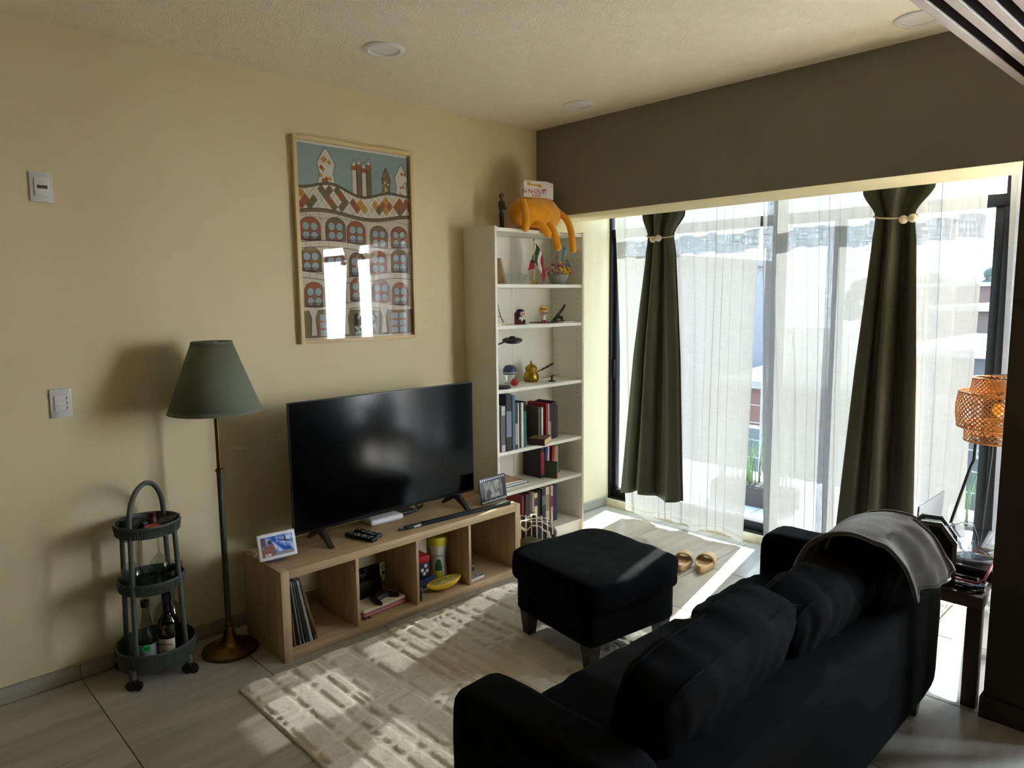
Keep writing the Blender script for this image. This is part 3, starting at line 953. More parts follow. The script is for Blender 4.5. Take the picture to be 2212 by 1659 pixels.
# ---- framed print above the television (a plain invented row-house drawing)
def picture():
    PY, PZ, PW, PH = 0.877, 1.378, 0.725, 1.038
    t = thing('framed_picture', 'pale wooden frame with a wavy house print under reflecting glass', 'picture', (0, PY, PZ))
    fw, fd = 0.020, 0.0295
    bx('frame_rail', (0.001, 0, 0), (fd, fw, PH), M_pine, t, 0.0012)
    bx('frame_rail', (0.001, PW - fw, 0), (fd, PW, PH), M_pine, t, 0.0012)
    bx('frame_rail', (0.001, fw + 0.0005, 0), (fd, PW - fw - 0.0005, fw), M_pineh, t, 0.0012)
    bx('frame_rail', (0.001, fw + 0.0005, PH - fw), (fd, PW - fw - 0.0005, PH), M_pineh, t, 0.0012)
    bx('backing', (0.001, fw, fw), (0.006, PW - fw, PH - fw), pm('paper_white', (226, 222, 214), 0.8, var=0.02), t, 0)
    pane = glass_mat('picture_glass', (252, 253, 252), refl=0.40, ior=1.5, dens=0.0, rough=0.01)
    bx('glass_pane', (0.0235, fw, fw), (0.0248, PW - fw, PH - fw), pane, t, 0)
    # the print: flat coloured shapes, in metres: s to the right, q up
    W, Hh = PW - 2 * fw, PH - 2 * fw - 0.012
    C = {k: pm('print_' + k, v, 0.75, var=0.03, vscale=30) for k, v in dict(
        sky=(146, 164, 164), stone=(214, 196, 176), pale=(216, 200, 184), olive=(122, 104, 68), rust=(164, 92, 58),
        ochre=(196, 148, 66), pane=(160, 176, 180), ink=(46, 42, 40), cream=(220, 208, 192)).items()}
    MS = {k: B() for k in C}
    lvl = [0.0062]
    def M3(k=0.0):
        return Matrix(((0, 0, 1, lvl[0] + k), (1, 0, 0, fw), (0, 1, 0, fw), (0, 0, 0, 1)))
    def P(key, pts):
        MS[key].poly([(max(0, min(W, s)), max(0, min(Hh, q))) for s, q in pts], M3())
        lvl[0] += 0.000012
    def line(pts, w=0.0025, key='ink'):
        for (a, b), (c, d) in zip(pts[:-1], pts[1:]):
            L = math.hypot(c - a, d - b)
            if L < 1e-6:
                continue
            nx, ny = -(d - b) / L * w / 2, (c - a) / L * w / 2
            MS[key].poly([(max(0, min(W, x)), max(0, min(Hh, y))) for x, y in ((a + nx, b + ny), (a - nx, b - ny), (c - nx, d - ny), (c + nx, d + ny))], M3())
        lvl[0] += 0.000012
    def band(f, g, key, n=40):
        for k in range(n):
            a, b = W * k / n, W * (k + 1) / n
            P(key, [(a, f(a)), (b, f(b)), (b, g(b)), (a, g(a))])
            lvl[0] -= 0.000012
        lvl[0] += 0.000012
    rr = random.Random(4)
    P('sky', [(0, 0), (W, 0), (W, Hh), (0, Hh)])
    top = lambda s: 0.785 * Hh + 0.016 * math.sin(s * 10 + 0.4) + 0.014 * math.sin(s * 19 + 4.0)
    eav = lambda s: 0.655 * Hh + 0.016 * math.sin(s * 11 + 0.1)
    # turrets behind the roof line
    def turret(s, h, w, key, cap):
        b = top(s) - 0.02
        out = [(s - w, b), (s - w * 0.7, b + h * 0.35), (s - w * 0.95, b + h * 0.6), (s - w * 0.4, b + h * 0.86), (s, b + h),
               (s + w * 0.4, b + h * 0.86), (s + w * 0.95, b + h * 0.6), (s + w * 0.7, b + h * 0.35), (s + w, b)]
        P(key, out)
        for k in range(12):
            cx, cy = s + rr.uniform(-0.6, 0.6) * w, b + h * rr.uniform(0.1, 0.75)
            d = w * 0.24
            P(rr.choice(['rust', 'cream', 'ochre', cap]), [(cx - d, cy), (cx, cy - d), (cx + d, cy), (cx, cy + d)])
        line(out, 0.003)
    turret(0.17, 0.20, 0.055, 'cream', 'rust')
    for k, s in enumerate((0.335, 0.365, 0.395, 0.425)):
        b = top(s) - 0.02
        h = 0.15 + 0.016 * (k % 2)
        P('olive' if k % 2 else 'stone', [(s - 0.015, b), (s + 0.015, b), (s + 0.013, b + h), (s - 0.013, b + h)])
        P('rust', [(s - 0.018, b + h), (s + 0.018, b + h), (s + 0.013, b + h + 0.024), (s - 0.013, b + h + 0.024)])
        P('cream', [(s - 0.013, b + h + 0.024), (s + 0.013, b + h + 0.024), (s, b + h + 0.055)])
        line([(s - 0.015, b), (s - 0.013, b + h), (s - 0.018, b + h), (s - 0.013, b + h + 0.024), (s, b + h + 0.055), (s + 0.013, b + h + 0.024), (s + 0.018, b + h), (s + 0.013, b + h), (s + 0.015, b)], 0.0025)
    turret(0.535, 0.16, 0.030, 'olive', 'cream')
    turret(0.635, 0.19, 0.045, 'cream', 'ochre')
    # diamond roof
    band(eav, top, 'cream')
    st = 0.046
    for i in range(-2, int(W / st) + 3):
        for j in range(0, 9):
            cs, cq = (i + 0.5 * (j % 2)) * st, 0.61 * Hh + j * st * 0.60
            hw, hh = st / 2, st * 0.60
            if cq + hh * 0.9 > top(cs) or cq - hh * 0.9 < eav(cs):
                continue
            P(rr.choice(['rust', 'cream', 'ochre', 'olive', 'stone', 'rust']), [(cs - hw, cq), (cs, cq - hh), (cs + hw, cq), (cs, cq + hh)])
            lvl[0] -= 0.000012
    lvl[0] += 0.00002
    for i in range(-8, int(W / st) + 9):
        for sg in (-1, 1):
            pts = []
            for k in range(24):
                q = 0.61 * Hh + k * 0.010
                s = i * st + sg * (q - 0.61 * Hh) / 0.60 / 2 + 0.0
                if 0 <= s <= W and eav(s) < q < top(s):
                    pts.append((s, q))
            if len(pts) > 1:
                line(pts, 0.0012)
                lvl[0] -= 0.000012
    lvl[0] += 0.00003
    for f, w in ((top, 0.011), (eav, 0.018)):
        band(lambda s: f(s) - w / 2, lambda s: f(s) + w / 2, 'olive')
        line([(W * k / 60, f(W * k / 60) + w / 2) for k in range(61)], 0.003)
        line([(W * k / 60, f(W * k / 60) - w / 2) for k in range(61)], 0.003)
    # stone front
    band(lambda s: 0.0, lambda s: eav(s) - 0.009, 'stone')
    rows = [0.505, 0.345, 0.185]
    for ri, q0 in enumerate([r * Hh for r in rows]):
        ledge = lambda s, q=q0, k=ri: q - 0.012 + 0.014 * math.sin(s * (9 + k) + k * 1.9)
        # openings
        n = 5
        for i in range(n):
            s0 = 0.012 + i * (W - 0.012) / n + rr.uniform(-0.008, 0.008)
            w = (W / n) * rr.uniform(0.74, 0.86)
            h = 0.118 if ri == 0 else 0.126
            b = ledge(s0 + w / 2) + 0.012
            arch = [(s0, b), (s0 + w, b)] + [(s0 + w / 2 + w / 2 * math.cos(a), b + h * 0.62 + h * 0.38 * math.sin(a)) for a in [math.pi * k / 10 for k in range(11)]]
            P('olive' if (i + ri) % 2 else 'rust', arch)
            line(arch + [arch[0]], 0.0028)
            c0 = s0 + w * 0.10
            cw = w * 0.80
            P('rust', [(c0, b + 0.004), (c0 + cw, b + 0.004), (c0 + cw * 0.93, b + h * 0.8), (c0 + cw * 0.07, b + h * 0.8)])
            for a in range(2):
                for c in range(2):
                    x0, y0 = c0 + cw * (0.04 + 0.49 * a), b + h * (0.05 + 0.39 * c)
                    ww, hh = cw * 0.43, h * 0.34
                    r = 0.30
                    P('pane', [(x0 + ww * r, y0), (x0 + ww * (1 - r), y0), (x0 + ww, y0 + hh * r), (x0 + ww, y0 + hh * (1 - r)), (x0 + ww * (1 - r), y0 + hh), (x0 + ww * r, y0 + hh), (x0, y0 + hh * (1 - r)), (x0, y0 + hh * r)])
                    line([(x0 + ww * r, y0), (x0 + ww * (1 - r), y0), (x0 + ww, y0 + hh * r), (x0 + ww, y0 + hh * (1 - r)), (x0 + ww * (1 - r), y0 + hh), (x0 + ww * r, y0 + hh), (x0, y0 + hh * (1 - r)), (x0, y0 + hh * r), (x0 + ww * r, y0)], 0.0018)
            if i % 2 == 0:       # curled balcony rail
                pts = []
                for k in range(60):
                    u = k / 59
                    pts.append((s0 + w * u + 0.008 * math.cos(k * 1.05), b + 0.012 + 0.010 * math.sin(k * 1.05)))
                line(pts, 0.0024)
            line([(s0 + w * 1.06, b - 0.01), (s0 + w * 1.04, b + h)], 0.0016)
        band(lambda s: ledge(s) - 0.022, lambda s: ledge(s) + 0.010, 'pale')
        line([(W * k / 60, ledge(W * k / 60) + 0.010) for k in range(61)], 0.003)
        line([(W * k / 60, ledge(W * k / 60) - 0.022) for k in range(61)], 0.003)
        for k in range(9):
            s = W * (k + rr.random() * 0.7) / 9
            line([(s, ledge(s) - 0.022), (s + 0.004, ledge(s) + 0.010)], 0.0015)
    for k in range(8):
        s = W * (k + 0.5) / 8
        line([(s, 0.62 * Hh), (s + rr.uniform(-0.02, 0.02), eav(s) - 0.012)], 0.0015)
    line([(W * k / 40, 0.635 * Hh + 0.006 * math.sin(k * 0.6)) for k in range(41)], 0.0014)
    # ground floor: arches between plain columns, one pebbled door
    gq = 0.150 * Hh
    band(lambda s: 0.012, lambda s: gq + 0.006 * math.sin(s * 9), 'olive')
    for i in range(14):
        s = W * rr.random()
        q = 0.015 + rr.random() * gq * 0.8
        line([(s, q), (s + 0.03, q + 0.002)], 0.0012)
        line([(s, q), (s, q + 0.02)], 0.0012)
    for s0, w in ((0.09, 0.10), (0.53, 0.12)):
        P('rust', [(s0, 0.012), (s0 + w, 0.012), (s0 + w, gq * 0.7), (s0 + w * 0.7, gq * 0.92), (s0 + w * 0.3, gq * 0.92), (s0, gq * 0.7)])
        for a in range(2):
            for c in range(3):
                x0, y0 = s0 + w * (0.08 + 0.47 * a), 0.016 + gq * 0.27 * c
                P('pane', [(x0, y0), (x0 + w * 0.38, y0), (x0 + w * 0.38, y0 + gq * 0.22), (x0, y0 + gq * 0.22)])
    P('ink', [(0.30, 0.012), (0.45, 0.012), (0.45, gq * 0.85), (0.30, gq * 0.85)])
    for k in range(40):
        cx, cy, r = 0.31 + 0.13 * rr.random(), 0.02 + gq * 0.76 * rr.random(), rr.uniform(0.006, 0.011)
        P('pane', [(cx + r * math.cos(a), cy + r * 1.1 * math.sin(a)) for a in [k2 * math.pi / 4 for k2 in range(8)]])
    for s0 in (0.045, 0.235, 0.475):
        P('pale', [(s0, 0.02), (s0 + 0.035, 0.02), (s0 + 0.028, gq * 0.75), (s0 + 0.045, gq + 0.006), (s0 - 0.012, gq + 0.006), (s0 + 0.006, gq * 0.75)])
        line([(s0, 0.02), (s0 + 0.006, gq * 0.75), (s0 - 0.012, gq + 0.006)], 0.0025)
        line([(s0 + 0.035, 0.02), (s0 + 0.028, gq * 0.75), (s0 + 0.045, gq + 0.006)], 0.0025)
    band(lambda s: 0.0, lambda s: 0.012, 'stone')
    line([(0, 0.012), (W, 0.012)], 0.003)
    paper = None
    for k, b in MS.items():
        o = b.out('printed_' + k, C[k], t, smooth=0, recalc=False)
        o['kind'] = 'stuff'
picture()

# ---- smart display
sd_t = thing('smart_display', 'small white smart display showing a seated traveller and an aeroplane', 'smart display', (0.345, 0.535, TOPZ), math.radians(-6))
M_disp = pm('soft_white_plastic', (226, 226, 226), 0.45, var=0.01)
B().lathe([(0.0, 0.0), (0.045, 0.0), (0.050, 0.008), (0.040, 0.03), (0.0, 0.05)], 28, sx=0.8, sy=1.25).out('foot', pm('grey_fabric_base', (90, 92, 94), 0.9, bump=0.3, bscale=400), sd_t, (-0.01, 0, 0))
head = B().box((0.012, 0.175, 0.118), (0, 0, 0), None, 0.010, 4).out('body', M_disp, sd_t, (0.022, 0, 0.074), (0, -0.30, 0))
def scr_mat():
    m = bpy.data.materials.new('display_photo')
    m.use_nodes = True
    t = m.node_tree
    b = t.nodes['Principled BSDF']
    tc = N(t, 'ShaderNodeTexCoord')
    nz = N(t, 'ShaderNodeTexNoise'); nz.inputs['Scale'].default_value = 26; nz.inputs['Detail'].default_value = 5
    t.links.new(tc.outputs['Object'], nz.inputs['Vector'])
    rp = N(t, 'ShaderNodeValToRGB')
    rp.color_ramp.elements[0].position = 0.42; rp.color_ramp.elements[0].color = lin((26, 70, 150))
    rp.color_ramp.elements[1].position = 0.68; rp.color_ramp.elements[1].color = lin((168, 190, 214))
    t.links.new(nz.outputs['Fac'], rp.inputs[0])
    t.links.new(rp.outputs[0], b.inputs['Base Color'])
    t.links.new(rp.outputs[0], b.inputs['Emission Color'])
    b.inputs['Emission Strength'].default_value = 0.035
    b.inputs['Roughness'].default_value = 0.2
    return m
M_scr = scr_mat()
scr = box('screen', (0.0010, 0.146, 0.088), (0.0062, 0, 0), M_scr, head, 0)
def flat(pts, name, mat, par, x):
    return B().poly(pts, Matrix(((0, 0, 1, x), (1, 0, 0, 0), (0, 1, 0, 0), (0, 0, 0, 1)))).out(name, mat, par, smooth=0, recalc=False)
EM = dict(emit=0.03)
flat([(-0.073, -0.044), (-0.02, -0.044), (-0.012, -0.01), (-0.018, 0.012), (-0.028, 0.016), (-0.040, 0.004), (-0.052, 0.008), (-0.060, -0.006), (-0.073, 0.0)], 'pictured_traveller', pm('picture_brown', (104, 64, 50), 0.4, **EM), head, 0.0070)
flat([(-0.033 + 0.010 * math.cos(a), 0.020 + 0.011 * math.sin(a)) for a in [k * math.pi / 6 for k in range(12)]], 'pictured_head', pm('picture_dark', (44, 32, 30), 0.4, **EM), head, 0.0071)
flat([(-0.02, -0.044), (0.073, -0.044), (0.073, -0.030), (0.03, -0.026), (-0.012, -0.030)], 'pictured_cloud_bank', pm('picture_grey', (110, 110, 116), 0.4, **EM), head, 0.0069)
flat([(-0.073, 0.0), (-0.052, 0.01), (-0.052, 0.044), (-0.073, 0.044)], 'pictured_column', pm('picture_plum', (70, 46, 52), 0.4, **EM), head, 0.0069)
flat([(0.006, 0.030), (0.012, 0.026), (0.030, 0.022), (0.034, 0.040), (0.040, 0.040), (0.042, 0.020), (0.064, 0.012), (0.064, 0.008), (0.040, 0.011), (0.016, 0.018), (0.004, 0.024)], 'pictured_aeroplane', pm('picture_plane', (34, 46, 78), 0.4, **EM), head, 0.0071)
text('clock', '2:33', 0.015, pm('picture_white', (235, 235, 235), 0.4, emit=0.08), head, (0.0073, -0.046, -0.036), FACE_PX)
tag(B().tube([(0.26, 0.47 + 0.0, TOPZ + 0.004), (0.22, 0.50, TOPZ + 0.004), (0.16, 0.502, TOPZ + 0.004), (0.13, 0.49, TOPZ + 0.004)], 0.0022, 6).out('display_cable', M_wp), 'thin white cable trailing behind the small smart display', 'cable')

# ---- remote controls, router, black tray with cable, soundbar, photo frame
def remote(lab, x, y, rz, l=0.20, w=0.045):
    t = thing('remote_control', lab, 'remote control', (x, y, TOPZ), rz, 'remote controls on the bench')
    B().box((l, w, 0.018), (0, 0, 0.009), None, 0.006, 3).out('body', M_blackp, t)
    for i in range(7):
        for j in range(3):
            if i < 2 and j != 1:
                continue
            B().lathe([(0.0042, 0), (0.0042, 0.0015)], 10).out('button', pm('button_grey', (70, 70, 72), 0.5) if (i * j) % 4 else pm('button_white', (200, 200, 200), 0.5), t, (-l * 0.36 + i * l * 0.115, (j - 1) * w * 0.28, 0.018))
remote('slim black remote control lying next to the left television foot', 0.378, 0.965, math.radians(14), 0.19, 0.042)
remote('black remote control with white keys, the one nearer the router', 0.355, 1.02, math.radians(10), 0.17, 0.045)
rt = thing('wifi_router', 'flat white rounded internet box under the television', 'router', (0.20, 1.20, TOPZ), math.radians(-3))
B().box((0.15, 0.20, 0.030), (0, 0, 0.020), None, 0.012, 4).out('body', M_disp, rt)
B().box((0.12, 0.17, 0.006), (0, 0, 0.003), None, 0.002, 2).out('foot_plate', pm('warm_white_plastic', (206, 204, 198), 0.5), rt)
bx('seam', (0.0751, -0.085, 0.016), (0.0754, 0.085, 0.0172), M_plate, rt, 0)
tr = thing('media_box', 'small flat black media box lying beside the white router', 'media box', (0.165, 1.375, TOPZ))
B().box((0.10, 0.10, 0.016), (0, 0, 0.008), None, 0.004, 3).out('body', M_blackp, tr)
B().box((0.092, 0.092, 0.001), (0, 0, 0.0165), None, 0, 1).out('gloss_lid', pm('gloss_black', (10, 10, 11), 0.08), tr)
cb = []
for k in range(60):
    a = k * 0.42
    cb.append((0.20 + 0.006 * math.sin(k * 0.9), 1.455 + 0.028 * math.cos(a) * (0.7 + 0.3 * math.sin(k)), TOPZ + 0.037 + 0.032 * math.sin(a) * (0.8 + 0.2 * math.cos(k * 1.7))))
tag(B().tube(cb, 0.0022, 5).out('coiled_cable', M_blackm), 'loop of thin black cable hanging under the television', 'cable')
sbt = thing('soundbar', 'long thin black sound bar lying along the front edge of the bench', 'soundbar', (0.452, 1.53, TOPZ), math.radians(-4.6))
box('body', (0.024, 0.60, 0.020), (0, 0.065, 0.010), M_blackm, sbt, 0.004)
bx('end_block', (-0.013, -0.335, 0.0), (0.013, -0.236, 0.018), M_blackp, sbt, 0.003)
bx('label_sticker', (0.0131, -0.285, 0.005), (0.0134, -0.245, 0.014), M_plate, sbt, 0)
bx('plug_tip', (-0.006, -0.37, 0.003), (0.006, -0.335, 0.014), M_leg, sbt, 0.002)
bx('plug_contact', (-0.005, -0.362, 0.0141), (0.005, -0.352, 0.0146), M_plate, sbt, 0)
pf = thing('film_photo_frame', 'black film strip photo frame with a grey picture beside the television', 'photo frame', (0.385, 1.862, TOPZ), math.radians(4), rot=(0, -0.15, math.radians(4)))
box('board', (0.006, 0.215, 0.150), (0, 0, 0.0755), M_blackp, pf, 0.001)
M_photo = pm('monochrome_photo', (54, 50, 50), 0.35, rgb2=(168, 164, 160), vscale=38, stretch=(1, 1, 0.45))
box('photograph', (0.0006, 0.150, 0.098), (0.0034, 0.0, 0.0765), M_photo, pf, 0)
flat([(-0.062, 0.030), (-0.012, 0.030), (-0.02, 0.06), (-0.035, 0.085), (-0.05, 0.075), (-0.062, 0.05)], 'pictured_person', pm('photo_dark_figure', (48, 42, 42), 0.4), pf, 0.0039)
flat([(0.02, 0.030), (0.068, 0.030), (0.064, 0.06), (0.05, 0.082), (0.036, 0.07)], 'pictured_person', pm('photo_mid_figure', (88, 78, 76), 0.4), pf, 0.0039)
flat([(-0.03, 0.030), (0.05, 0.030), (0.046, 0.055), (0.01, 0.048), (-0.026, 0.052)], 'pictured_table', pm('photo_light_figure', (150, 148, 146), 0.4), pf, 0.0040)
hole = None
for zz in (0.012, 0.139):
    for k in range(13):
        o = bx('film_hole', (0.0031, -0.099 + 0.0158 * k, zz - 0.0055), (0.0036, -0.099 + 0.0158 * k + 0.008, zz + 0.0055), M_plate, pf, 0) if hole is None else dup(hole, 'film_hole', pf, (hole.location.x, -0.095 + 0.0158 * k, zz))
        hole = hole or o
box('back_strut', (0.004, 0.05, 0.13), (-0.035, 0, 0.066), M_blackm, pf, 0.001, (0, 0.36, 0))

# ---- first cubby: vinyl records leaning against the side
rc = [((120, 34, 30), 'dark red'), ((190, 130, 96), 'tan'), ((22, 22, 24), 'black'), ((40, 40, 44), 'charcoal'), ((206, 204, 198), 'white'), ((18, 18, 20), 'black'),
      ((150, 150, 150), 'grey'), ((30, 30, 32), 'black'), ((96, 92, 96), 'grey'), ((24, 24, 26), 'black'), ((214, 212, 206), 'white'), ((228, 226, 220), 'white'), ((36, 36, 30), 'black'), ((150, 132, 60), 'olive'), ((170, 140, 110), 'tan')]
ords = ['first', 'second', 'third', 'fourth', 'fifth', 'sixth', 'seventh', 'eighth', 'ninth', 'tenth', 'eleventh', 'twelfth', 'thirteenth', 'fourteenth', 'fifteenth', 'sixteenth', 'seventeenth', 'eighteenth']
vin = pm('black_vinyl', (14, 14, 15), 0.25)
for k, (c, nm) in enumerate(rc):
    y = UY + 0.066 + 0.0062 * k
    lean = math.radians(4.0 + 0.62 * k)
    t = thing('record_sleeve', '%s record sleeve in the bench, %s in the row from the side panel' % (nm, ords[k]), 'record', (0.165, y + 0.006 * k * 0.35, FLZ + 0.001), 0, 'vinyl records in the bench')
    t.rotation_euler = (lean, 0, 0)
    bx('sleeve', (0, -0.0018, 0), (0.312, 0.0018, 0.310), pm('sleeve_%d_%d_%d' % c, c, 0.55, var=0.08, vscale=40), t, 0.0006)
    bx('disc_edge', (0.3122, -0.0005, 0.02), (0.3128, 0.0005, 0.29), vin, t, 0)

# ---- second cubby: game console, pink case, controller, strap
cs = thing('game_console', 'black handheld game console standing in a dock with a pale green controller', 'game console', (0.26, 1.055, FLZ))
box('dock', (0.05, 0.17, 0.105), (0, 0, 0.0525), M_blackp, cs, 0.006)
box('tablet', (0.014, 0.17, 0.102), (0.0, 0, 0.125), pm('gloss_black', (10, 10, 11), 0.08), cs, 0.003)
jc = B().box((0.016, 0.034, 0.102), (0, 0, 0), None, 0.007, 4).out('side_controller', pm('pale_green_plastic', (196, 214, 150), 0.45), cs, (0.0, 0.103, 0.125))
for dy, dz in ((0, 0.034), (0, 0.016), (-0.009, 0.025), (0.009, 0.025)):
    B().lathe([(0.0035, 0), (0.0035, 0.002)], 10, rot=(0, math.pi / 2, 0)).out('button', M_blackp, jc, (0.008, dy, dz))
B().lathe([(0.0075, 0), (0.0075, 0.004), (0.009, 0.006)], 14, rot=(0, math.pi / 2, 0)).out('thumbstick', M_blackp, jc, (0.008, 0, -0.006))
pc = thing('carry_case', 'flat rounded case, cream on top and pink below, in the second cubby', 'carry case', (0.385, 1.045, FLZ), math.radians(4))
B().box((0.13, 0.265, 0.020), (0, 0, 0.011), None, 0.009, 4).out('lower_shell', pm('dusty_pink', (206, 128, 138), 0.6), pc)
B().box((0.128, 0.262, 0.020), (0, 0, 0.031), None, 0.009, 4).out('upper_shell', pm('cream_case', (226, 212, 190), 0.6), pc)
B().box((0.131, 0.266, 0.003), (0, 0, 0.0208), None, 0.001, 1).out('zip', pm('deep_pink', (170, 92, 104), 0.6), pc)
gp = thing('game_controller', 'black game controller resting on the cream and pink case', 'game controller', (0.39, 1.055, FLZ + 0.0415), math.radians(14))
B().box((0.055, 0.11, 0.028), (0, 0, 0.018), None, 0.012, 4).out('body', M_blackp, gp)
for sy in (-1, 1):
    B().tube([(0.005, sy * 0.045, 0.018), (0.035, sy * 0.060, 0.015), (0.068, sy * 0.064, 0.013)], [0.016, 0.015, 0.010], 10).out('grip', M_blackp, gp)
    B().lathe([(0.008, 0), (0.008, 0.008), (0.010, 0.011)], 14).out('thumbstick', M_blackm, gp, (0.008, sy * 0.025, 0.031))
tag(B().tube([(0.46 + 0.012 * math.sin(k * 0.5), 0.905 + 0.0032 * k, FLZ + 0.004 + 0.0015 * (k % 3)) for k in range(12)] + [(0.478 - 0.0012 * k, 0.942 - 0.0032 * k, FLZ + 0.008) for k in range(10)], 0.0024, 6).out('wrist_strap', M_blackm), 'thin black wrist strap looped in front of the pink case', 'strap')

# ---- third cubby
M_red = pm('glossy_red_card', (186, 28, 34), 0.4, var=0.05)
rb = thing('boxed_game', 'small red and black box with white dots in the third cubby', 'box', (0.295, 1.368, FLZ), math.radians(-4))
box('carton', (0.10, 0.085, 0.150), (0, 0, 0.075), pm('black_card', (20, 20, 22), 0.5), rb, 0.001)
box('lid', (0.103, 0.088, 0.035), (0, 0, 0.1525), M_red, rb, 0.001)
for dy, dz in ((0.018, 0.115), (-0.004, 0.094), (0.008, 0.072), (0.026, 0.085)):
    B().lathe([(0.010, 0), (0.010, 0.0006)], 16, rot=(0, math.pi / 2, 0)).out('printed_dot', M_plate, rb, (0.0501, dy, dz))
wc = thing('word_game_container', 'white waisted container with yellow lid and green window lettering in the third cubby', 'container', (0.335, 1.478, FLZ), math.radians(-36))
B().lathe([(0.0, 0), (0.046, 0.0), (0.048, 0.01), (0.047, 0.05), (0.040, 0.13), (0.044, 0.185), (0.050, 0.215)], 36).out('body', M_wp, wc)
M_yel = pm('yellow_plastic', (206, 200, 44), 0.45)
B().lathe([(0.051, 0.213), (0.053, 0.217), (0.053, 0.252), (0.049, 0.258), (0.0, 0.259)], 36).out('lid', M_yel, wc)
M_grn = pm('dark_green_print', (34, 84, 54), 0.5)
def wrap(pts, r, name, mat, par):
    b = B()
    n = len(pts)
    vs = [(r * math.cos(a), r * math.sin(a), z) for a, z in pts]
    b.raw(vs, [tuple(range(n))])
    return b.out(name, mat, par, smooth=0)
b = B()
for k in range(10):
    a0, a1 = -0.42 + 0.084 * k, -0.42 + 0.084 * (k + 1)
    top = lambda a: 0.085 + 0.055 * math.sqrt(max(0, 1 - (a / 0.43) ** 2))
    rad = lambda z: 0.0495 if z < 0.05 else 0.0480 - 0.005 * (z - 0.05) / 0.09
    b.raw([(rad(0.02) * math.cos(a0), rad(0.02) * math.sin(a0), 0.02), (rad(0.02) * math.cos(a1), rad(0.02) * math.sin(a1), 0.02), (rad(top(a1)) * math.cos(a1), rad(top(a1)) * math.sin(a1), top(a1)), (rad(top(a0)) * math.cos(a0), rad(top(a0)) * math.sin(a0), top(a0))], [(0, 1, 2, 3)])
b.out('green_arch', M_grn, wc, smooth=0)
b = B()
for k in range(8):
    a0, a1 = -0.36 + 0.09 * k, -0.36 + 0.09 * (k + 1)
    b.raw([(0.0500 * math.cos(a), 0.0500 * math.sin(a), z) for a, z in ((a0, 0.022), (a1, 0.022), (a1, 0.075), (a0, 0.075))], [(0, 1, 2, 3)])
b.out('yellow_window', M_yel, wc, smooth=0)
text('lettering', 'SCRABBLE', 0.0135, M_ink, wc, (0.0445, 0.0, 0.158), FACE_PX)
bp_ = thing('banana_pouch', 'yellow banana shaped pouch printed with green in the third cubby', 'pouch', (0.440, 1.425, FLZ), math.radians(-2))
def ban(u, v):
    a = 2 * math.pi * u
    s = -1 + 2 * v
    r = 0.0005 + 0.040 * (1 - abs(s) ** 2.6) ** 0.75
    z = 0.022 + 0.016 * s * s + r * math.sin(a) * 0.80
    return (r * math.cos(a) * 0.9 + 0.010, s * 0.115, max(0.001, z + 0.012))
bo = B().grid(ban, 24, 24, True).out('body', pm('banana_yellow', (236, 190, 40), 0.6), bp_, smooth=80)
def ban2(u, v):
    a = math.pi * (0.12 + 0.36 * u)
    s = -0.86 + 1.72 * v
    r = 0.0005 + 0.0406 * (1 - abs(s) ** 2.6) ** 0.75
    return (r * math.cos(a) * 0.9 + 0.0104, s * 0.115, 0.0223 + 0.016 * s * s + r * math.sin(a) * 0.80 + 0.012)
B().grid(ban2, 6, 24).out('leaf_print', pm('leaf_print_green', (26, 66, 44), 0.6, rgb2=(220, 190, 50), vscale=95, var=0.0), bo, smooth=80)
text('script_lettering', 'SOme', 0.022, M_ink, bo, (0.0415, -0.035, 0.018), (math.pi / 2 - 0.15, 0, math.pi / 2), shear=0.3)
bl = thing('card_box', 'blue and white cardboard box lying tilted behind the banana pouch', 'box', (0.395, 1.355, FLZ), math.radians(-18))
box('carton', (0.06, 0.10, 0.022), (0, 0, 0.034), pm('white_card', (214, 214, 212), 0.6), bl, 0.001, (0.35, 0.5, 0))
box('printed_top', (0.058, 0.098, 0.001), (0.0055, -0.0035, 0.0438), pm('blue_print', (36, 66, 140), 0.5, rgb2=(60, 96, 170), vscale=60), bl, 0, (0.35, 0.5, 0))
for k, (yy, h, lab) in enumerate(((1.245, 0.11, 'black marker pen standing against the third cubby divider'),)):
    t = thing('marker_pen', lab, 'pen', (0.478, yy, FLZ))
    B().lathe([(0.0, 0), (0.0085, 0), (0.0085, h * 0.55), (0.0095, h * 0.55), (0.0095, h), (0.0, h)], 16).out('barrel', M_blackp, t)
    B().lathe([(0.0097, h * 0.60), (0.0097, h * 0.63)], 16).out('ring', M_plate, t)
# ---- fourth cubby
mg = thing('magazine', 'patterned booklet lying flat in the fourth cubby under a black tube', 'booklet', (0.43, 1.635, FLZ), math.radians(3))
box('cover', (0.10, 0.11, 0.0015), (0, 0, 0.0132), pm('mottled_cover', (70, 66, 50), 0.5, rgb2=(206, 204, 196), vscale=70), mg, 0)
box('pages', (0.098, 0.108, 0.012), (0, 0, 0.0065), M_wp, mg, 0)
ct = thing('black_tube', 'short black tube lying on the patterned booklet in the fourth cubby', 'tube', (0.375, 1.635, FLZ + 0.040), 0)
B().lathe([(0.0, -0.05), (0.024, -0.05), (0.026, -0.046), (0.026, 0.046), (0.024, 0.05), (0.020, 0.05), (0.020, 0.044), (0.0, 0.044)], 24, rot=(math.pi / 2, 0, 0)).out('barrel', M_blackp, ct, (0, 0, 0), (0, 0, math.radians(-12)))
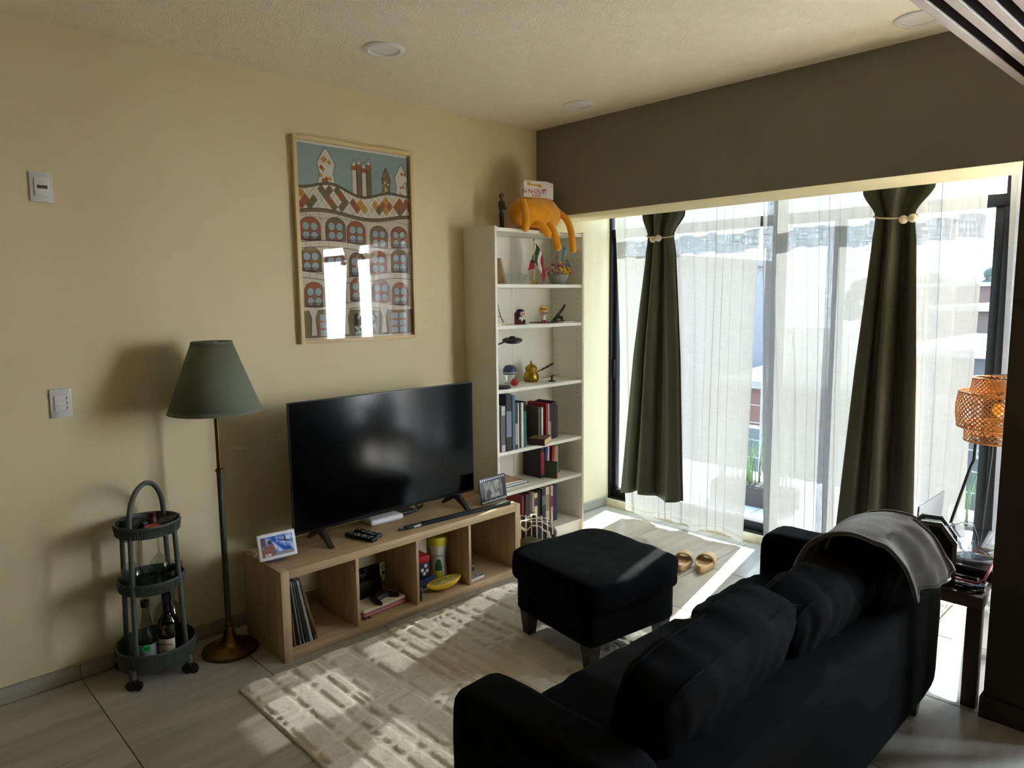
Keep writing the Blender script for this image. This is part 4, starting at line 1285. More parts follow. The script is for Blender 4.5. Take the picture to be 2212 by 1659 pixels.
# ================================================================ books and ornaments in the bookcase
SHN = ['top', 'second', 'third', 'fourth', 'fifth', 'lowest']
def book(y, th, h, d, xf, z, col, lab, tilt=0.0, band=None, group='books in the bookcase', yaw=0.0):
    """spine faces +x at xf; y is the left side of the spine"""
    t = thing('book', lab, 'book', (xf, y + th / 2, z + 0.0005), 0, group)
    t.rotation_euler = (tilt, 0, yaw)
    m = pm('book_%d_%d_%d' % tuple(col), col, 0.55, var=0.10, vscale=30)
    pg = pm('book_pages', (214, 202, 176), 0.85, var=0.06, vscale=120, stretch=(1, 8, 1))
    b = B()
    b.box((0.003, th, h), (-0.0015, 0, h / 2), None, 0.0006, 1)
    b.box((d - 0.003, 0.002, h), (-0.003 - (d - 0.003) / 2, th / 2 - 0.001, h / 2))
    b.box((d - 0.003, 0.002, h), (-0.003 - (d - 0.003) / 2, -th / 2 + 0.001, h / 2))
    b.out('cover', m, t, smooth=0)
    if th > 0.005:
        bx('pages', (-d + 0.003, -th / 2 + 0.002, 0.003), (-0.0032, th / 2 - 0.002, h - 0.004), pg, t, 0)
    if band:
        bc_, z0, z1 = band
        bx('spine_band', (0.0001, -th / 2 + 0.0005, h * z0), (0.0005, th / 2 - 0.0005, h * z1), pm('band_%d_%d_%d' % tuple(bc_), bc_, 0.5), t, 0)
    return t

def row(items, y, shelf, grp, where):
    z = SHELF[shelf]
    n = len(items)
    for k, it in enumerate(items):
        th, h, d, xf, col, nm = it[:6]
        tilt = it[6] if len(it) > 6 else 0.0
        band = it[7] if len(it) > 7 else None
        lab = '%s, %s from left %s' % (nm, ords[k], where)
        book(y, th, h, d, xf, z, col, lab, tilt, band, grp)
        y += th + 0.0012 + (it[8] if len(it) > 8 else 0)
    return y
XF = 0.272
row([(0.019, 0.285, 0.20, XF - 0.012, (218, 215, 204), 'white book'),
     (0.012, 0.275, 0.20, XF - 0.014, (20, 20, 22), 'thin black book'),
     (0.031, 0.282, 0.21, XF - 0.006, (188, 186, 180), 'grey white book', 0, ((90, 88, 86), 0.15, 0.80)),
     (0.044, 0.352, 0.24, XF, (20, 22, 32), 'tall navy black book', 0, ((120, 124, 140), 0.25, 0.7)),
     (0.012, 0.336, 0.22, XF - 0.010, (26, 30, 38), 'thin dark tall book'),
     (0.024, 0.338, 0.23, XF - 0.006, (70, 104, 124), 'slate blue tall book'),
     (0.024, 0.292, 0.21, XF - 0.008, (46, 42, 38), 'dark patterned book', 0, ((170, 160, 146), 0.10, 0.55)),
     (0.010, 0.285, 0.20, XF - 0.010, (226, 224, 216), 'thin white book'),
     (0.016, 0.288, 0.20, XF - 0.018, (34, 34, 34), 'black book'),
     (0.018, 0.285, 0.21, XF - 0.008, (222, 220, 212), 'white paperback'),
     (0.030, 0.228, 0.17, XF - 0.012, (22, 92, 90), 'teal book')], 2.0045, 3, 'big books in front on the fourth shelf', 'in the front row, fourth shelf')
row([(0.022, 0.262, 0.11, 0.128, (24, 24, 26), 'wide black book', 0, None, 0.045),
     (0.016, 0.225, 0.15, 0.198, (120, 108, 92), 'tan grey book'),
     (0.015, 0.222, 0.15, 0.208, (214, 214, 210), 'white book'),
     (0.012, 0.220, 0.15, 0.200, (100, 104, 116), 'grey blue book'),
     (0.022, 0.248, 0.17, 0.222, (168, 26, 44), 'bright red book'),
     (0.010, 0.242, 0.16, 0.218, (220, 216, 204), 'thin cream book'),
     (0.022, 0.240, 0.16, 0.212, (36, 34, 32), 'black book', 0, ((150, 140, 120), 0.1, 0.5)),
     (0.020, 0.242, 0.16, 0.208, (28, 26, 26), 'dark brown black book'),
     (0.018, 0.245, 0.16, 0.206, (24, 22, 22), 'jet black book'),
     (0.018, 0.248, 0.16, 0.204, (32, 28, 26), 'black paperback'),
     (0.014, 0.238, 0.16, 0.196, (70, 56, 42), 'brown book'),
     (0.018, 0.215, 0.15, 0.186, (26, 22, 22), 'small black book')], 2.362, 3, 'books at the back of the fourth shelf', 'in the back row, fourth shelf')
lb = thing('book', 'dark brown hardback lying flat with its pages towards the room', 'book', (0.236, 2.398, SHELF[3]), math.radians(-62), 'books in the bookcase')
b = B()
b.box((0.165, 0.115, 0.003), (0, 0, 0.0385)); b.box((0.165, 0.115, 0.003), (0, 0, 0.0017)); b.box((0.004, 0.115, 0.037), (0.0815, 0, 0.020))
b.out('cover', pm('book_dark_brown', (54, 30, 24), 0.5), lb, smooth=0)
bx('pages', (-0.080, -0.055, 0.0035), (0.079, 0.0565, 0.0365), pm('book_pages_cream', (216, 192, 140), 0.85, var=0.08, vscale=100, stretch=(1, 1, 12)), lb, 0)
bx('cover_picture', (-0.06, -0.05, 0.0401), (0.07, 0.05, 0.0405), pm('cover_tan', (196, 160, 104), 0.5, rgb2=(60, 34, 26), vscale=32), lb, 0)

row([(0.034, 0.205, 0.165, 0.185, (24, 23, 24), 'large black hardback', 0, ((150, 34, 36), 0.12, 0.85)),
     (0.024, 0.205, 0.14, 0.182, (26, 62, 130), 'blue book', -0.08, None, 0.004),
     (0.010, 0.200, 0.14, 0.175, (190, 170, 70), 'thin ochre book', -0.06),
     (0.010, 0.198, 0.14, 0.172, (214, 210, 200), 'thin white book', -0.06),
     (0.012, 0.196, 0.14, 0.170, (30, 34, 30), 'thin dark book', -0.06),
     (0.024, 0.200, 0.15, 0.182, (160, 28, 30), 'red book', -0.10, None, 0.006),
     (0.014, 0.195, 0.14, 0.178, (196, 150, 96), 'tan book', -0.06),
     (0.016, 0.190, 0.14, 0.170, (150, 150, 148), 'light grey book'),
     (0.018, 0.192, 0.14, 0.172, (186, 166, 136), 'beige book'),
     (0.012, 0.190, 0.14, 0.166, (120, 128, 138), 'blue grey book'),
     (0.014, 0.186, 0.14, 0.160, (40, 38, 40), 'charcoal book')], 2.462, 4, 'upright books on the fifth shelf', 'upright on the fifth shelf')
book(2.530, 0.016, 0.112, 0.09, 0.262, SHELF[4], (44, 66, 40), 'small dark green paperback with an orange foot, in front of the blue book', 0, ((190, 70, 30), 0.0, 0.36), yaw=0.35)
# lying notebooks and magazines
zz = SHELF[4]
def flatbook(nm, lab, x0, x1, y0, y1, th, col, rz=0.0, cat='notebook', col2=None):
    global zz
    t = thing(nm, lab, cat, ((x0 + x1) / 2, (y0 + y1) / 2, zz + 0.0005), rz, 'notebooks lying on the fifth shelf')
    sx, sy = x1 - x0, y1 - y0
    box('pages', (sx - 0.004, sy - 0.004, th - 0.002), (0, 0, th / 2), pm('notebook_pages', (222, 220, 210), 0.85, var=0.05, vscale=80, stretch=(1, 1, 12)), t, 0)
    box('cover', (sx, sy, 0.0012), (0, 0, th - 0.0004), pm('cover_%d_%d_%d' % tuple(col), col, 0.5, rgb2=col2, vscale=14), t, 0)
    zz += th + 0.0006
    return t, sx, sy
t, sx, sy = flatbook('spiral_notebook', 'black notebook with a white wire spiral, bottom of the lying pile', 0.02, 0.236, 2.012, 2.30, 0.016, (22, 24, 26))
wire = None
for k in range(26):
    if wire is None:
        wire = B().lathe([(0.0, 0)], 3) and None
    y = -sy / 2 + 0.012 + k * (sy - 0.024) / 25
    if k == 0:
        wire = B().tube([(0.007 * math.cos(a), 0, 0.007 * math.sin(a)) for a in [2 * math.pi * q / 10 for q in range(10)]], 0.0011, 4, closed=True).out('wire_ring', M_wp, t, (sx / 2, y, 0.008))
    else:
        dup(wire, 'wire_ring', t, (sx / 2, y, 0.008))
flatbook('notebook', 'pale blue grey notebook on top of the spiral one', 0.02, 0.232, 2.012, 2.285, 0.013, (132, 152, 162))
flatbook('notebook', 'dark grey notebook in the middle of the lying pile', 0.015, 0.228, 2.008, 2.262, 0.009, (60, 66, 72))
flatbook('magazine', 'pinkish brown magazine on top of the lying pile', 0.03, 0.238, 2.006, 2.238, 0.008, (176, 122, 100), math.radians(-6), 'magazine', (206, 170, 150))

row([(0.020, 0.245, 0.16, 0.205, (132, 24, 34), 'dark red tall book', 0, None, 0.010),
     (0.016, 0.200, 0.16, 0.205, (44, 30, 24), 'dark brown book', 0, None, 0.004),
     (0.018, 0.238, 0.15, 0.190, (60, 58, 56), 'dark grey book', 0, ((170, 60, 50), 0.02, 0.30)),
     (0.018, 0.236, 0.15, 0.188, (40, 38, 38), 'black book', 0, ((200, 50, 44), 0.02, 0.28)),
     (0.024, 0.246, 0.15, 0.186, (92, 76, 66), 'brown grey book'),
     (0.012, 0.240, 0.15, 0.188, (196, 176, 164), 'thin pinkish book'),
     (0.030, 0.232, 0.15, 0.192, (222, 208, 172), 'cream book', 0, ((60, 54, 46), 0.62, 0.86)),
     (0.014, 0.236, 0.15, 0.186, (36, 36, 36), 'thin black book'),
     (0.022, 0.240, 0.15, 0.184, (30, 30, 32), 'black book'),
     (0.036, 0.250, 0.16, 0.196, (56, 54, 56), 'thick charcoal book', 0, ((120, 116, 116), 0.55, 0.8)),
     (0.036, 0.252, 0.16, 0.194, (214, 204, 186), 'thick ivory book', 0, ((150, 140, 122), 0.35, 0.8)),
     (0.016, 0.255, 0.16, 0.186, (150, 24, 38), 'crimson book'),
     (0.022, 0.253, 0.16, 0.190, (220, 200, 160), 'cream book with a crimson band', 0, ((158, 24, 44), 0.42, 0.72)),
     (0.026, 0.246, 0.16, 0.184, (28, 40, 92), 'navy blue book'),
     (0.022, 0.244, 0.16, 0.180, (40, 52, 96), 'blue book')], 2.262, 5, 'books on the lowest shelf', 'on the lowest shelf')

# ---------------------------------------------------------------- top of the bookcase
fg = thing('armoured_statuette', 'small dark pewter statuette of a standing figure on top of the bookcase', 'figurine', (0.17, 2.146, BH - 0.008), math.radians(70))
M_pew = pm('dark_pewter', (84, 84, 82), 0.35, metal=0.7, var=0.35, vscale=60)
M_pewd = pm('dark_cloth_grey', (48, 46, 44), 0.7, var=0.2, vscale=60)
B().lathe([(0.0, 0), (0.022, 0), (0.022, 0.005), (0.0, 0.006)], 20).out('base', M_pewd, fg)
for s in (-1, 1):
    B().tube([(0.004, s * 0.012, 0.006), (0.002, s * 0.012, 0.05), (0, s * 0.010, 0.098)], [0.009, 0.0095, 0.012], 10).out('leg', M_pewd, fg)
    B().tube([(0, s * 0.026, 0.162), (0.006, s * 0.035, 0.128), (0.020, s * 0.018, 0.122)], [0.010, 0.0085, 0.007], 10).out('arm', M_pew, fg)
B().lathe([(0.0, 0.09), (0.017, 0.09), (0.015, 0.115), (0.022, 0.145), (0.025, 0.165), (0.012, 0.176), (0.009, 0.186)], 16, sx=0.72).out('torso', M_pew, fg)
B().lathe([(0.0, 0.184), (0.011, 0.184), (0.015, 0.195), (0.015, 0.206), (0.009, 0.216), (0.0, 0.218)], 16).out('head', M_pew, fg)
B().tube([(0.022, -0.01, 0.125), (0.028, 0.02, 0.150)], 0.006, 8).out('held_object', M_pewd, fg)

M_plush = pm('marigold_plush', (236, 160, 24), 0.95, var=0.10, vscale=18, bump=0.4, bscale=350, sheen=0.5, spec=0.1)
pz = BH - 0.008
pt = thing('orange_plush_cushion', 'round marigold orange plush cushion with dangling limbs on top of the bookcase', 'plush', (0.20, 2.405, pz))
def plump(u, v):
    a, b = 2 * math.pi * u, math.pi * (v - 0.5)
    e = 0.86
    cx = math.copysign(abs(math.cos(b)) ** e, math.cos(b))
    x = 0.105 * cx * math.copysign(abs(math.cos(a)) ** e, math.cos(a))
    y = 0.198 * cx * math.copysign(abs(math.sin(a)) ** e, math.sin(a))
    zz_ = 0.110 * math.copysign(abs(math.sin(b)) ** 0.9, math.sin(b))
    w = 1 - 0.10 * max(0, zz_ / 0.11)
    return (x * w, y * w, 0.112 + zz_ + 0.006 * mnoise.noise(Vector((x * 14, y * 14, zz_ * 14))))
B().grid(plump, 40, 24, True).out('body', M_plush, pt, smooth=80)
for nm, pts, r in (('limb', [(0.06, -0.170, 0.17), (0.10, -0.185, 0.10), (0.118, -0.200, 0.03), (0.120, -0.205, 0.0)], 0.023),
                   ('limb', [(0.03, 0.165, 0.14), (0.085, 0.196, 0.085), (0.118, 0.202, 0.02), (0.124, 0.214, -0.06), (0.124, 0.222, -0.110)], 0.021),
                   ('limb', [(0.05, -0.08, 0.04), (0.09, -0.06, 0.034), (0.114, -0.03, 0.008), (0.118, -0.008, -0.024)], 0.024),
                   ('limb', [(0.05, 0.04, 0.04), (0.09, 0.035, 0.034), (0.116, 0.055, -0.02), (0.119, 0.076, -0.085), (0.119, 0.080, -0.100)], 0.024)):
    P_ = [Vector(p) for p in pts]
    sm = []
    for i in range(len(P_) - 1):
        p0, p1, p2, p3 = P_[max(0, i - 1)], P_[i], P_[i + 1], P_[min(len(P_) - 1, i + 2)]
        for q in range(6):
            tt = q / 6
            sm.append(0.5 * ((2 * p1) + (-p0 + p2) * tt + (2 * p0 - 5 * p1 + 4 * p2 - p3) * tt ** 2 + (-p0 + 3 * p1 - 3 * p2 + p3) * tt ** 3))
    sm.append(P_[-1])
    e = (sm[-1] - sm[-2]).normalized()
    sm += [sm[-1] + e * r * 0.55, sm[-1] + e * r * 0.9]
    rad = [r] * (len(sm) - 2) + [r * 0.8, r * 0.35]
    B().tube(sm, rad, 14).out(nm, M_plush, pt, smooth=80)
# folded paper hat
ht = thing('paper_hat', 'white folded paper hat with red burger lettering on the orange plush', 'paper hat', (0.235, 2.385, pz + 0.198), math.radians(-12))
M_pap = pm('white_paper', (232, 228, 220), 0.8, var=0.02)
A = [(0.035, -0.115), (0.050, 0.04), (0.0, 0.125)]
def wall4(p, q, z0, z1, name, ins=0.0):
    b = B()
    b.raw([(p[0], p[1], z0), (q[0], q[1], z0), (q[0] - ins, q[1], z1), (p[0] - ins, p[1], z1)], [(0, 1, 2, 3)])
    o = b.out(name, M_pap, ht, smooth=0)
    m = o.modifiers.new('thickness', 'SOLIDIFY'); m.thickness = 0.0012
    return o
wall4(A[0], A[1], 0.0, 0.098, 'front_panel')
wall4(A[1], A[2], 0.0, 0.098, 'front_panel')
wall4((0.035, -0.115), (-0.045, -0.085), 0.0, 0.090, 'side_panel')
wall4((0.0, 0.125), (-0.075, 0.06), 0.0, 0.090, 'side_panel')
wall4((-0.045, -0.085), (-0.075, 0.06), 0.0, 0.096, 'back_panel')
M_rp = pm('red_print', (176, 26, 48), 0.6)
M_op = pm('orange_print', (226, 160, 50), 0.6)
yw = math.atan2(0.155, 0.015)
def on1(s, z):      # point on the first panel
    return (0.035 + 0.015 * s + 0.0022, -0.115 + 0.155 * s, z)
text('lettering', 'N-N-OUT', 0.038, M_rp, ht, on1(0.42, 0.034), (math.pi / 2, 0, yw), sx=0.95)
text('lettering', 'BURGER', 0.017, M_rp, ht, on1(0.55, 0.010), (math.pi / 2, 0, yw))
yw2 = math.atan2(0.085, -0.05)
text('lettering', 'IN-N', 0.034, M_rp, ht, (0.0225, 0.088, 0.034), (math.pi / 2, 0, yw2), sx=0.9)
def printed(pts, nm, mat):
    vs = [on1(s, z) for s, z in pts]
    B().raw(vs, [tuple(range(len(vs)))]) 
    b = B(); b.raw(vs, [tuple(range(len(vs)))]); b.out(nm, mat, ht, smooth=0)
printed([(0.12, 0.088), (0.14, 0.070), (0.62, 0.068), (0.60, 0.058), (0.80, 0.066), (0.70, 0.084), (0.68, 0.076), (0.25, 0.080), (0.28, 0.090)], 'printed_arrow', M_op)
for s in (0.86, 0.94):
    printed([(s - 0.012, 0.026), (s + 0.012, 0.026), (s + 0.008, 0.044), (s - 0.008, 0.044)], 'printed_palm_trunk', M_rp)
    printed([(s - 0.035, 0.044), (s, 0.040), (s + 0.035, 0.044), (s + 0.022, 0.053), (s, 0.050), (s - 0.022, 0.053)], 'printed_palm_leaves', M_rp)

# ---------------------------------------------------------------- first shelf
z = SHELF[0]
bd = thing('leaning_board', 'thin brown board leaning against the inside of the bookcase, top shelf', 'board', (0.19, 2.092, z), 0)
box('board', (0.13, 0.006, 0.155), (0, -0.020, 0.0765), pm('kraft_card', (190, 158, 116), 0.7), bd, 0.0008, (0.28, 0, 0))
box('dark_edge', (0.132, 0.002, 0.157), (0, -0.0155, 0.0775), M_leg, bd, 0, (0.28, 0, 0))
vb = thing('glass_vase', 'squat ribbed clear glass bottle vase on the top shelf', 'vase', (0.14, 2.272, z))
GL = glass_mat('clear_glass', (246, 250, 248), refl=1.0, ior=1.45, dens=0.10)
def ribbed(prof, n, amp, seg=96):
    b = B()
    vs, fs = [], []
    for r, zz_ in prof:
        for k in range(seg):
            a = 2 * math.pi * k / seg
            rr_ = r * (1 + amp * math.cos(n * a))
            vs.append((rr_ * math.cos(a), rr_ * math.sin(a), zz_))
    for i in range(len(prof) - 1):
        for k in range(seg):
            k2 = (k + 1) % seg
            fs.append((i * seg + k, i * seg + k2, (i + 1) * seg + k2, (i + 1) * seg + k))
    b.raw(vs, fs)
    return b
ribbed([(0.050, 0.001), (0.052, 0.004), (0.084, 0.052), (0.085, 0.057), (0.080, 0.061), (0.016, 0.085)], 22, 0.022).out('ribbed_body', GL, vb, smooth=60)
B().lathe([(0.016, 0.085), (0.0145, 0.089), (0.0145, 0.103), (0.016, 0.106)], 24, caps=False).out('neck', GL, vb)
B().lathe([(0.0, 0.001), (0.050, 0.001)], 32, caps=False).out('base', GL, vb)
M_gold = pm('polished_gold', (206, 164, 76), 0.22, metal=1.0, var=0.05)
def flagstand(lab, x, y, h, group):
    t = thing('table_flag', lab, 'flag', (x, y, z), 0, group)
    B().lathe([(0.0, 0), (0.024, 0), (0.026, 0.004), (0.022, 0.009), (0.012, 0.012), (0.010, 0.022), (0.005, 0.026), (0.0, 0.027)], 28).out('base', M_gold, t)
    B().lathe([(0.0022, 0.02), (0.0022, h - 0.012), (0.0038, h - 0.012), (0.0042, h - 0.002), (0.0, h)], 10).out('pole', M_gold, t)
    return t
f1 = flagstand('small green white and red flag on a gold table stand, top shelf', 0.17, 2.425, 0.29, 'table flags')
def cloth(fn, name, mat, par, nu=10, nv=14):
    return B().grid(fn, nu, nv).out(name, mat, par, smooth=180, recalc=False)
FG = {'g': pm('flag_green', (24, 62, 44), 0.8), 'w': pm('flag_white', (214, 210, 202), 0.8), 'r': pm('flag_red', (160, 24, 44), 0.8), 'b': pm('flag_blue', (44, 116, 168), 0.8), 'y': pm('flag_yellow', (222, 190, 40), 0.8)}
def mx(t0, t1):
    def fn(u, v):
        s = t0 + (t1 - t0) * u
        # hangs down from the pole top: s along the fly (drooping), v down the hoist
        yy = 0.004 + 0.085 * s ** 0.9 - 0.028 * max(0, v - 0.55) * (1 - s) * 2.0
        zz_ = 0.262 - 0.10 * v - 0.10 * s - 0.05 * s * v
        return (0.006 + 0.010 * math.sin(6 * v + 4 * s), yy, zz_)
    return fn
cloth(mx(0.0, 0.36), 'green_stripe', FG['g'], f1)
cloth(mx(0.36, 0.66), 'white_stripe', FG['w'], f1)
cloth(mx(0.66, 1.0), 'red_stripe', FG['r'], f1)
cloth(lambda u, v: (0.004 - 0.02 * u, 0.002 - 0.030 * u * (0.4 + v), 0.150 - 0.05 * v + 0.02 * u * (0.5 - v)), 'red_tail', FG['r'], f1)
f2 = flagstand('small blue and yellow flag with a trident on a gold table stand, top shelf', 0.12, 2.700, 0.28, 'table flags')
def ua(v0, v1):
    def fn(u, v):
        w = v0 + (v1 - v0) * v
        # a cloth hanging diagonally to the right
        p = Vector((0.055 + 0.012 * math.sin(5 * u + 3 * w), -0.002 + 0.038 * u - 0.050 * w * (1 - u) * 1.2 + 0.045 * u * w, 0.258 - 0.055 * u - 0.165 * w + 0.02 * u * w))
        return p
    return fn
cloth(ua(0.0, 0.62), 'blue_stripe', FG['b'], f2)
cloth(ua(0.62, 1.0), 'yellow_stripe', FG['y'], f2)
uf = ua(0.0, 1.0)
def onflag(u, v, d=0.004):
    return uf(u, v) + Vector((d, 0, 0))
for pts in ([(0.30, 0.22), (0.30, 0.50), (0.42, 0.56), (0.50, 0.50)], [(0.70, 0.22), (0.70, 0.50), (0.58, 0.56), (0.50, 0.50)], [(0.50, 0.20), (0.50, 0.62)]):
    B().tube([onflag(a, b_) for a, b_ in pts], 0.0022, 5).out('trident_mark', FG['y'], f2)
B().tube([onflag(a, b_) for a, b_ in ((0.16, 0.14), (0.84, 0.14), (0.84, 0.60), (0.5, 0.70), (0.16, 0.60), (0.16, 0.14))], 0.0013, 5).out('shield_outline', FG['w'], f2)
pot = thing('flower_pot', 'grey bowl pot with dusty pink artificial blossoms on the top shelf', 'flower pot', (0.17, 2.652, z))
B().lathe([(0.0, 0), (0.040, 0), (0.052, 0.018), (0.064, 0.050), (0.066, 0.066), (0.062, 0.066), (0.058, 0.050), (0.0, 0.045)], 32).out('bowl', pm('grey_ceramic', (132, 136, 132), 0.45), pot)
M_blos = pm('dusty_pink_petal', (150, 84, 92), 0.8, rgb2=(190, 126, 128), vscale=60)
M_stem = pm('olive_stem', (80, 76, 44), 0.8)
rr = random.Random(5)
proto = None
for k in range(34):
    a, e = rr.uniform(0, 6.28), rr.uniform(0.15, 1.45)
    rad = rr.uniform(0.050, 0.075)
    p = (rad * 1.15 * math.cos(a) * math.cos(e), rad * 1.25 * math.sin(a) * math.cos(e), 0.062 + rad * 1.05 * math.sin(e))
    if proto is None:
        b = B()
        for q in range(7):
            aa = q * 0.898
            b.ball(0.0055, (0.006 * math.cos(aa) if q else 0, 0.006 * math.sin(aa) if q else 0, 0.004 if q else 0.008), (1, 1, 0.9), 6, 4)
        proto = b.out('blossom', M_blos, pot, p, (rr.uniform(-1, 1), rr.uniform(-1, 1), a), smooth=80)
    else:
        dup(proto, 'blossom', pot, p, (rr.uniform(-1, 1), rr.uniform(-1, 1), a))
for k in range(10):
    a = k * 0.628
    B().tube([(0.01 * math.cos(a), 0.01 * math.sin(a), 0.045), (0.04 * math.cos(a), 0.045 * math.sin(a), 0.095)], 0.0015, 5).out('stem', M_stem, pot)
# ---------------------------------------------------------------- second shelf
z = SHELF[1]
et = thing('tower_souvenir', 'small dark metal lattice tower souvenir at the edge of the second shelf', 'souvenir', (0.235, 2.040, z + 0.020))
M_brz = pm('dark_bronze', (58, 50, 42), 0.4, metal=0.8)
for sx in (-1, 1):
    for sy in (-1, 1):
        B().tube([(sx * 0.026, sy * 0.026, 0), (sx * 0.014, sy * 0.014, 0.035), (sx * 0.007, sy * 0.007, 0.075), (0, 0, 0.135)], [0.0035, 0.003, 0.0022, 0.0012], 6).out('leg', M_brz, et)
for zz_, r in ((0.036, 0.016), (0.074, 0.009), (0.112, 0.0045)):
    box('platform', (2 * r, 2 * r, 0.003), (0, 0, zz_), M_brz, et, 0)
B().lathe([(0.001, 0.13), (0.0, 0.148)], 6).out('spire', M_brz, et)
yb_ = thing('small_white_box', 'tiny white box with a yellow label under the tower souvenir', 'box', (0.235, 2.050, z))
box('carton', (0.056, 0.058, 0.018), (0, 0, 0.009), M_wp, yb_, 0.001)
box('label', (0.0006, 0.022, 0.010), (0.0284, 0.006, 0.009), FG['y'], yb_, 0)
def doll(lab, y, x, hair, top_, legs, hat=None, glasses=False, chair=False, rz=0.0):
    t = thing('big_head_figurine', lab, 'figurine', (x, y, z), rz, 'toy figurines on the second shelf')
    skin = pm('doll_skin', (214, 168, 138), 0.5)
    hm, tm, lm = pm('doll_%d_%d_%d' % hair, hair, 0.5), pm('doll_%d_%d_%d' % top_, top_, 0.6), pm('doll_%d_%d_%d' % legs, legs, 0.6)
    for s in (-1, 1):
        B().tube([(0.004, s * 0.009, 0.0), (0.0, s * 0.008, 0.026)], [0.0075, 0.0075], 10).out('leg', lm, t)
        B().tube([(0.0, s * 0.014, 0.045), (0.008, s * 0.017, 0.034)], [0.0055, 0.005], 8).out('arm', tm, t)
    B().lathe([(0.0, 0.022), (0.014, 0.022), (0.015, 0.034), (0.011, 0.050), (0.0, 0.052)], 16).out('torso', tm, t)
    hd = B().box((0.040, 0.048, 0.040), (0, 0, 0.068), None, 0.016, 4).out('head', skin, t)
    for s in (-1, 1):
        B().lathe([(0.0042, 0), (0.0042, 0.001)], 12, rot=(0, math.pi / 2, 0)).out('eye', M_blackp, hd, (0.0199, s * 0.011, 0.066))
    if not hat:
        B().box((0.043, 0.053, 0.052), (-0.005, 0, 0.070), None, 0.018, 4).out('hair', hm, t)
        B().box((0.012, 0.040, 0.012), (0.016, -0.008, 0.086), None, 0.005, 3).out('fringe', hm, hd)
    else:
        hc = pm('doll_hat_%d_%d_%d' % hat, hat, 0.5)
        B().lathe([(0.034, 0.082), (0.035, 0.085), (0.024, 0.088), (0.022, 0.104), (0.014, 0.110), (0.0, 0.110)], 24).out('hat', hc, t)
        B().lathe([(0.0245, 0.0885), (0.024, 0.094)], 24, caps=False).out('hat_band', pm('hat_band_brown', (60, 44, 30), 0.6), t)
    if glasses:
        for s in (-1, 1):
            B().tube([(0.0212, s * 0.011 + 0.0075 * math.cos(a), 0.066 + 0.0070 * math.sin(a)) for a in [q * math.pi / 6 for q in range(12)]], 0.0014, 5, closed=True).out('glasses_rim', M_blackp, hd)
    if chair:
        B().box((0.014, 0.062, 0.075), (-0.026, 0.004, 0.0375), None, 0.006, 3).out('chair_back', pm('doll_chair_red', (120, 26, 34), 0.5), t)
        for s in (-1, 1):
            B().box((0.040, 0.010, 0.030), (-0.004, s * 0.027 + 0.004, 0.015), None, 0.004, 2).out('chair_arm', pm('doll_chair_red', (120, 26, 34), 0.5), t)
doll('big-headed toy figurine with purple hair sitting in a dark red chair', 2.272, 0.20, (52, 44, 92), (222, 218, 212), (40, 34, 40), chair=True, rz=0.3)
doll('big-headed toy figurine with a yellow hat and black glasses', 2.478, 0.20, (60, 40, 30), (206, 200, 192), (140, 30, 34), hat=(230, 184, 40), glasses=True, rz=-0.2)
fb = thing('flat_booklet', 'dark red brown flat booklet lying under the desk stapler', 'booklet', (0.15, 2.59, z))
box('cover', (0.11, 0.27, 0.006), (0, 0, 0.0035), pm('oxblood', (70, 32, 30), 0.5), fb, 0.001)
pp = thing('paper_pad', 'small white paper pad beside the desk stapler', 'paper pad', (0.225, 2.665, z))
box('pad', (0.055, 0.11, 0.008), (0, 0, 0.0045), M_wp, pp, 0.001)
stp = thing('desk_stapler', 'black metal desk stapler with its arm raised on the second shelf', 'stapler', (0.165, 2.655, z + 0.0068), math.radians(80))
box('base', (0.10, 0.022, 0.006), (0, 0, 0.003), M_blackp, stp, 0.002)
B().tube([(-0.03, 0, 0.010), (-0.005, 0, 0.034), (0.028, 0, 0.026), (0.036, 0, 0.010)], [0.012, 0.014, 0.012, 0.008], 10).out('jaw', M_blackp, stp)
B().tube([(-0.005, 0, 0.038), (0.030, 0, 0.072), (0.060, 0, 0.110)], [0.008, 0.009, 0.007], 8).out('raised_arm', M_pewd, stp)
# ---------------------------------------------------------------- third shelf
z = SHELF[2]
dl = thing('desk_lamp', 'small black desk lamp with a saucer shaped head on the third shelf', 'desk lamp', (0.215, 2.088, z))
B().lathe([(0.0, 0), (0.055, 0), (0.058, 0.006), (0.054, 0.016), (0.0, 0.020)], 36).out('base', M_blackp, dl)
B().tube([(-0.02, -0.035, 0.015), (-0.02, -0.048, 0.08), (-0.01, -0.056, 0.20), (0.005, -0.045, 0.268), (0.02, 0.01, 0.285)], 0.0055, 8).out('arm', M_blackp, dl)
hd = B().lathe([(0.0, -0.004), (0.052, -0.006), (0.062, 0.002), (0.060, 0.008), (0.030, 0.016), (0.0, 0.018)], 36).out('head', M_blackp, dl, (0.03, 0.066, 0.289), (0.12, 0.15, 0))
B().lathe([(0.0, 0.016), (0.020, 0.016), (0.017, 0.026), (0.0, 0.028)], 24).out('cap', M_blackm, hd)
jr = thing('domed_jar', 'clear glass jar with a dark blue domed lid on the third shelf', 'jar', (0.10, 2.268, z))
B().lathe([(0.0, 0.001), (0.034, 0.001), (0.040, 0.012), (0.040, 0.070)], 28, caps=False).out('jar', GL, jr)
B().lathe([(0.044, 0.066), (0.045, 0.085), (0.040, 0.105), (0.026, 0.121), (0.0, 0.127)], 28).out('dome', pm('navy_dome', (52, 62, 104), 0.35), jr)
B().lathe([(0.0455, 0.074), (0.0455, 0.080)], 28, caps=False).out('dome_band', M_plate, jr)
rd = thing('red_toy', 'small red round toy animal with pointed ears on the third shelf', 'toy', (0.19, 2.222, z), 0.3)
bo = B().ball(0.024, (0, 0, 0.023), (1, 1.1, 0.95)).out('body', M_red, rd)
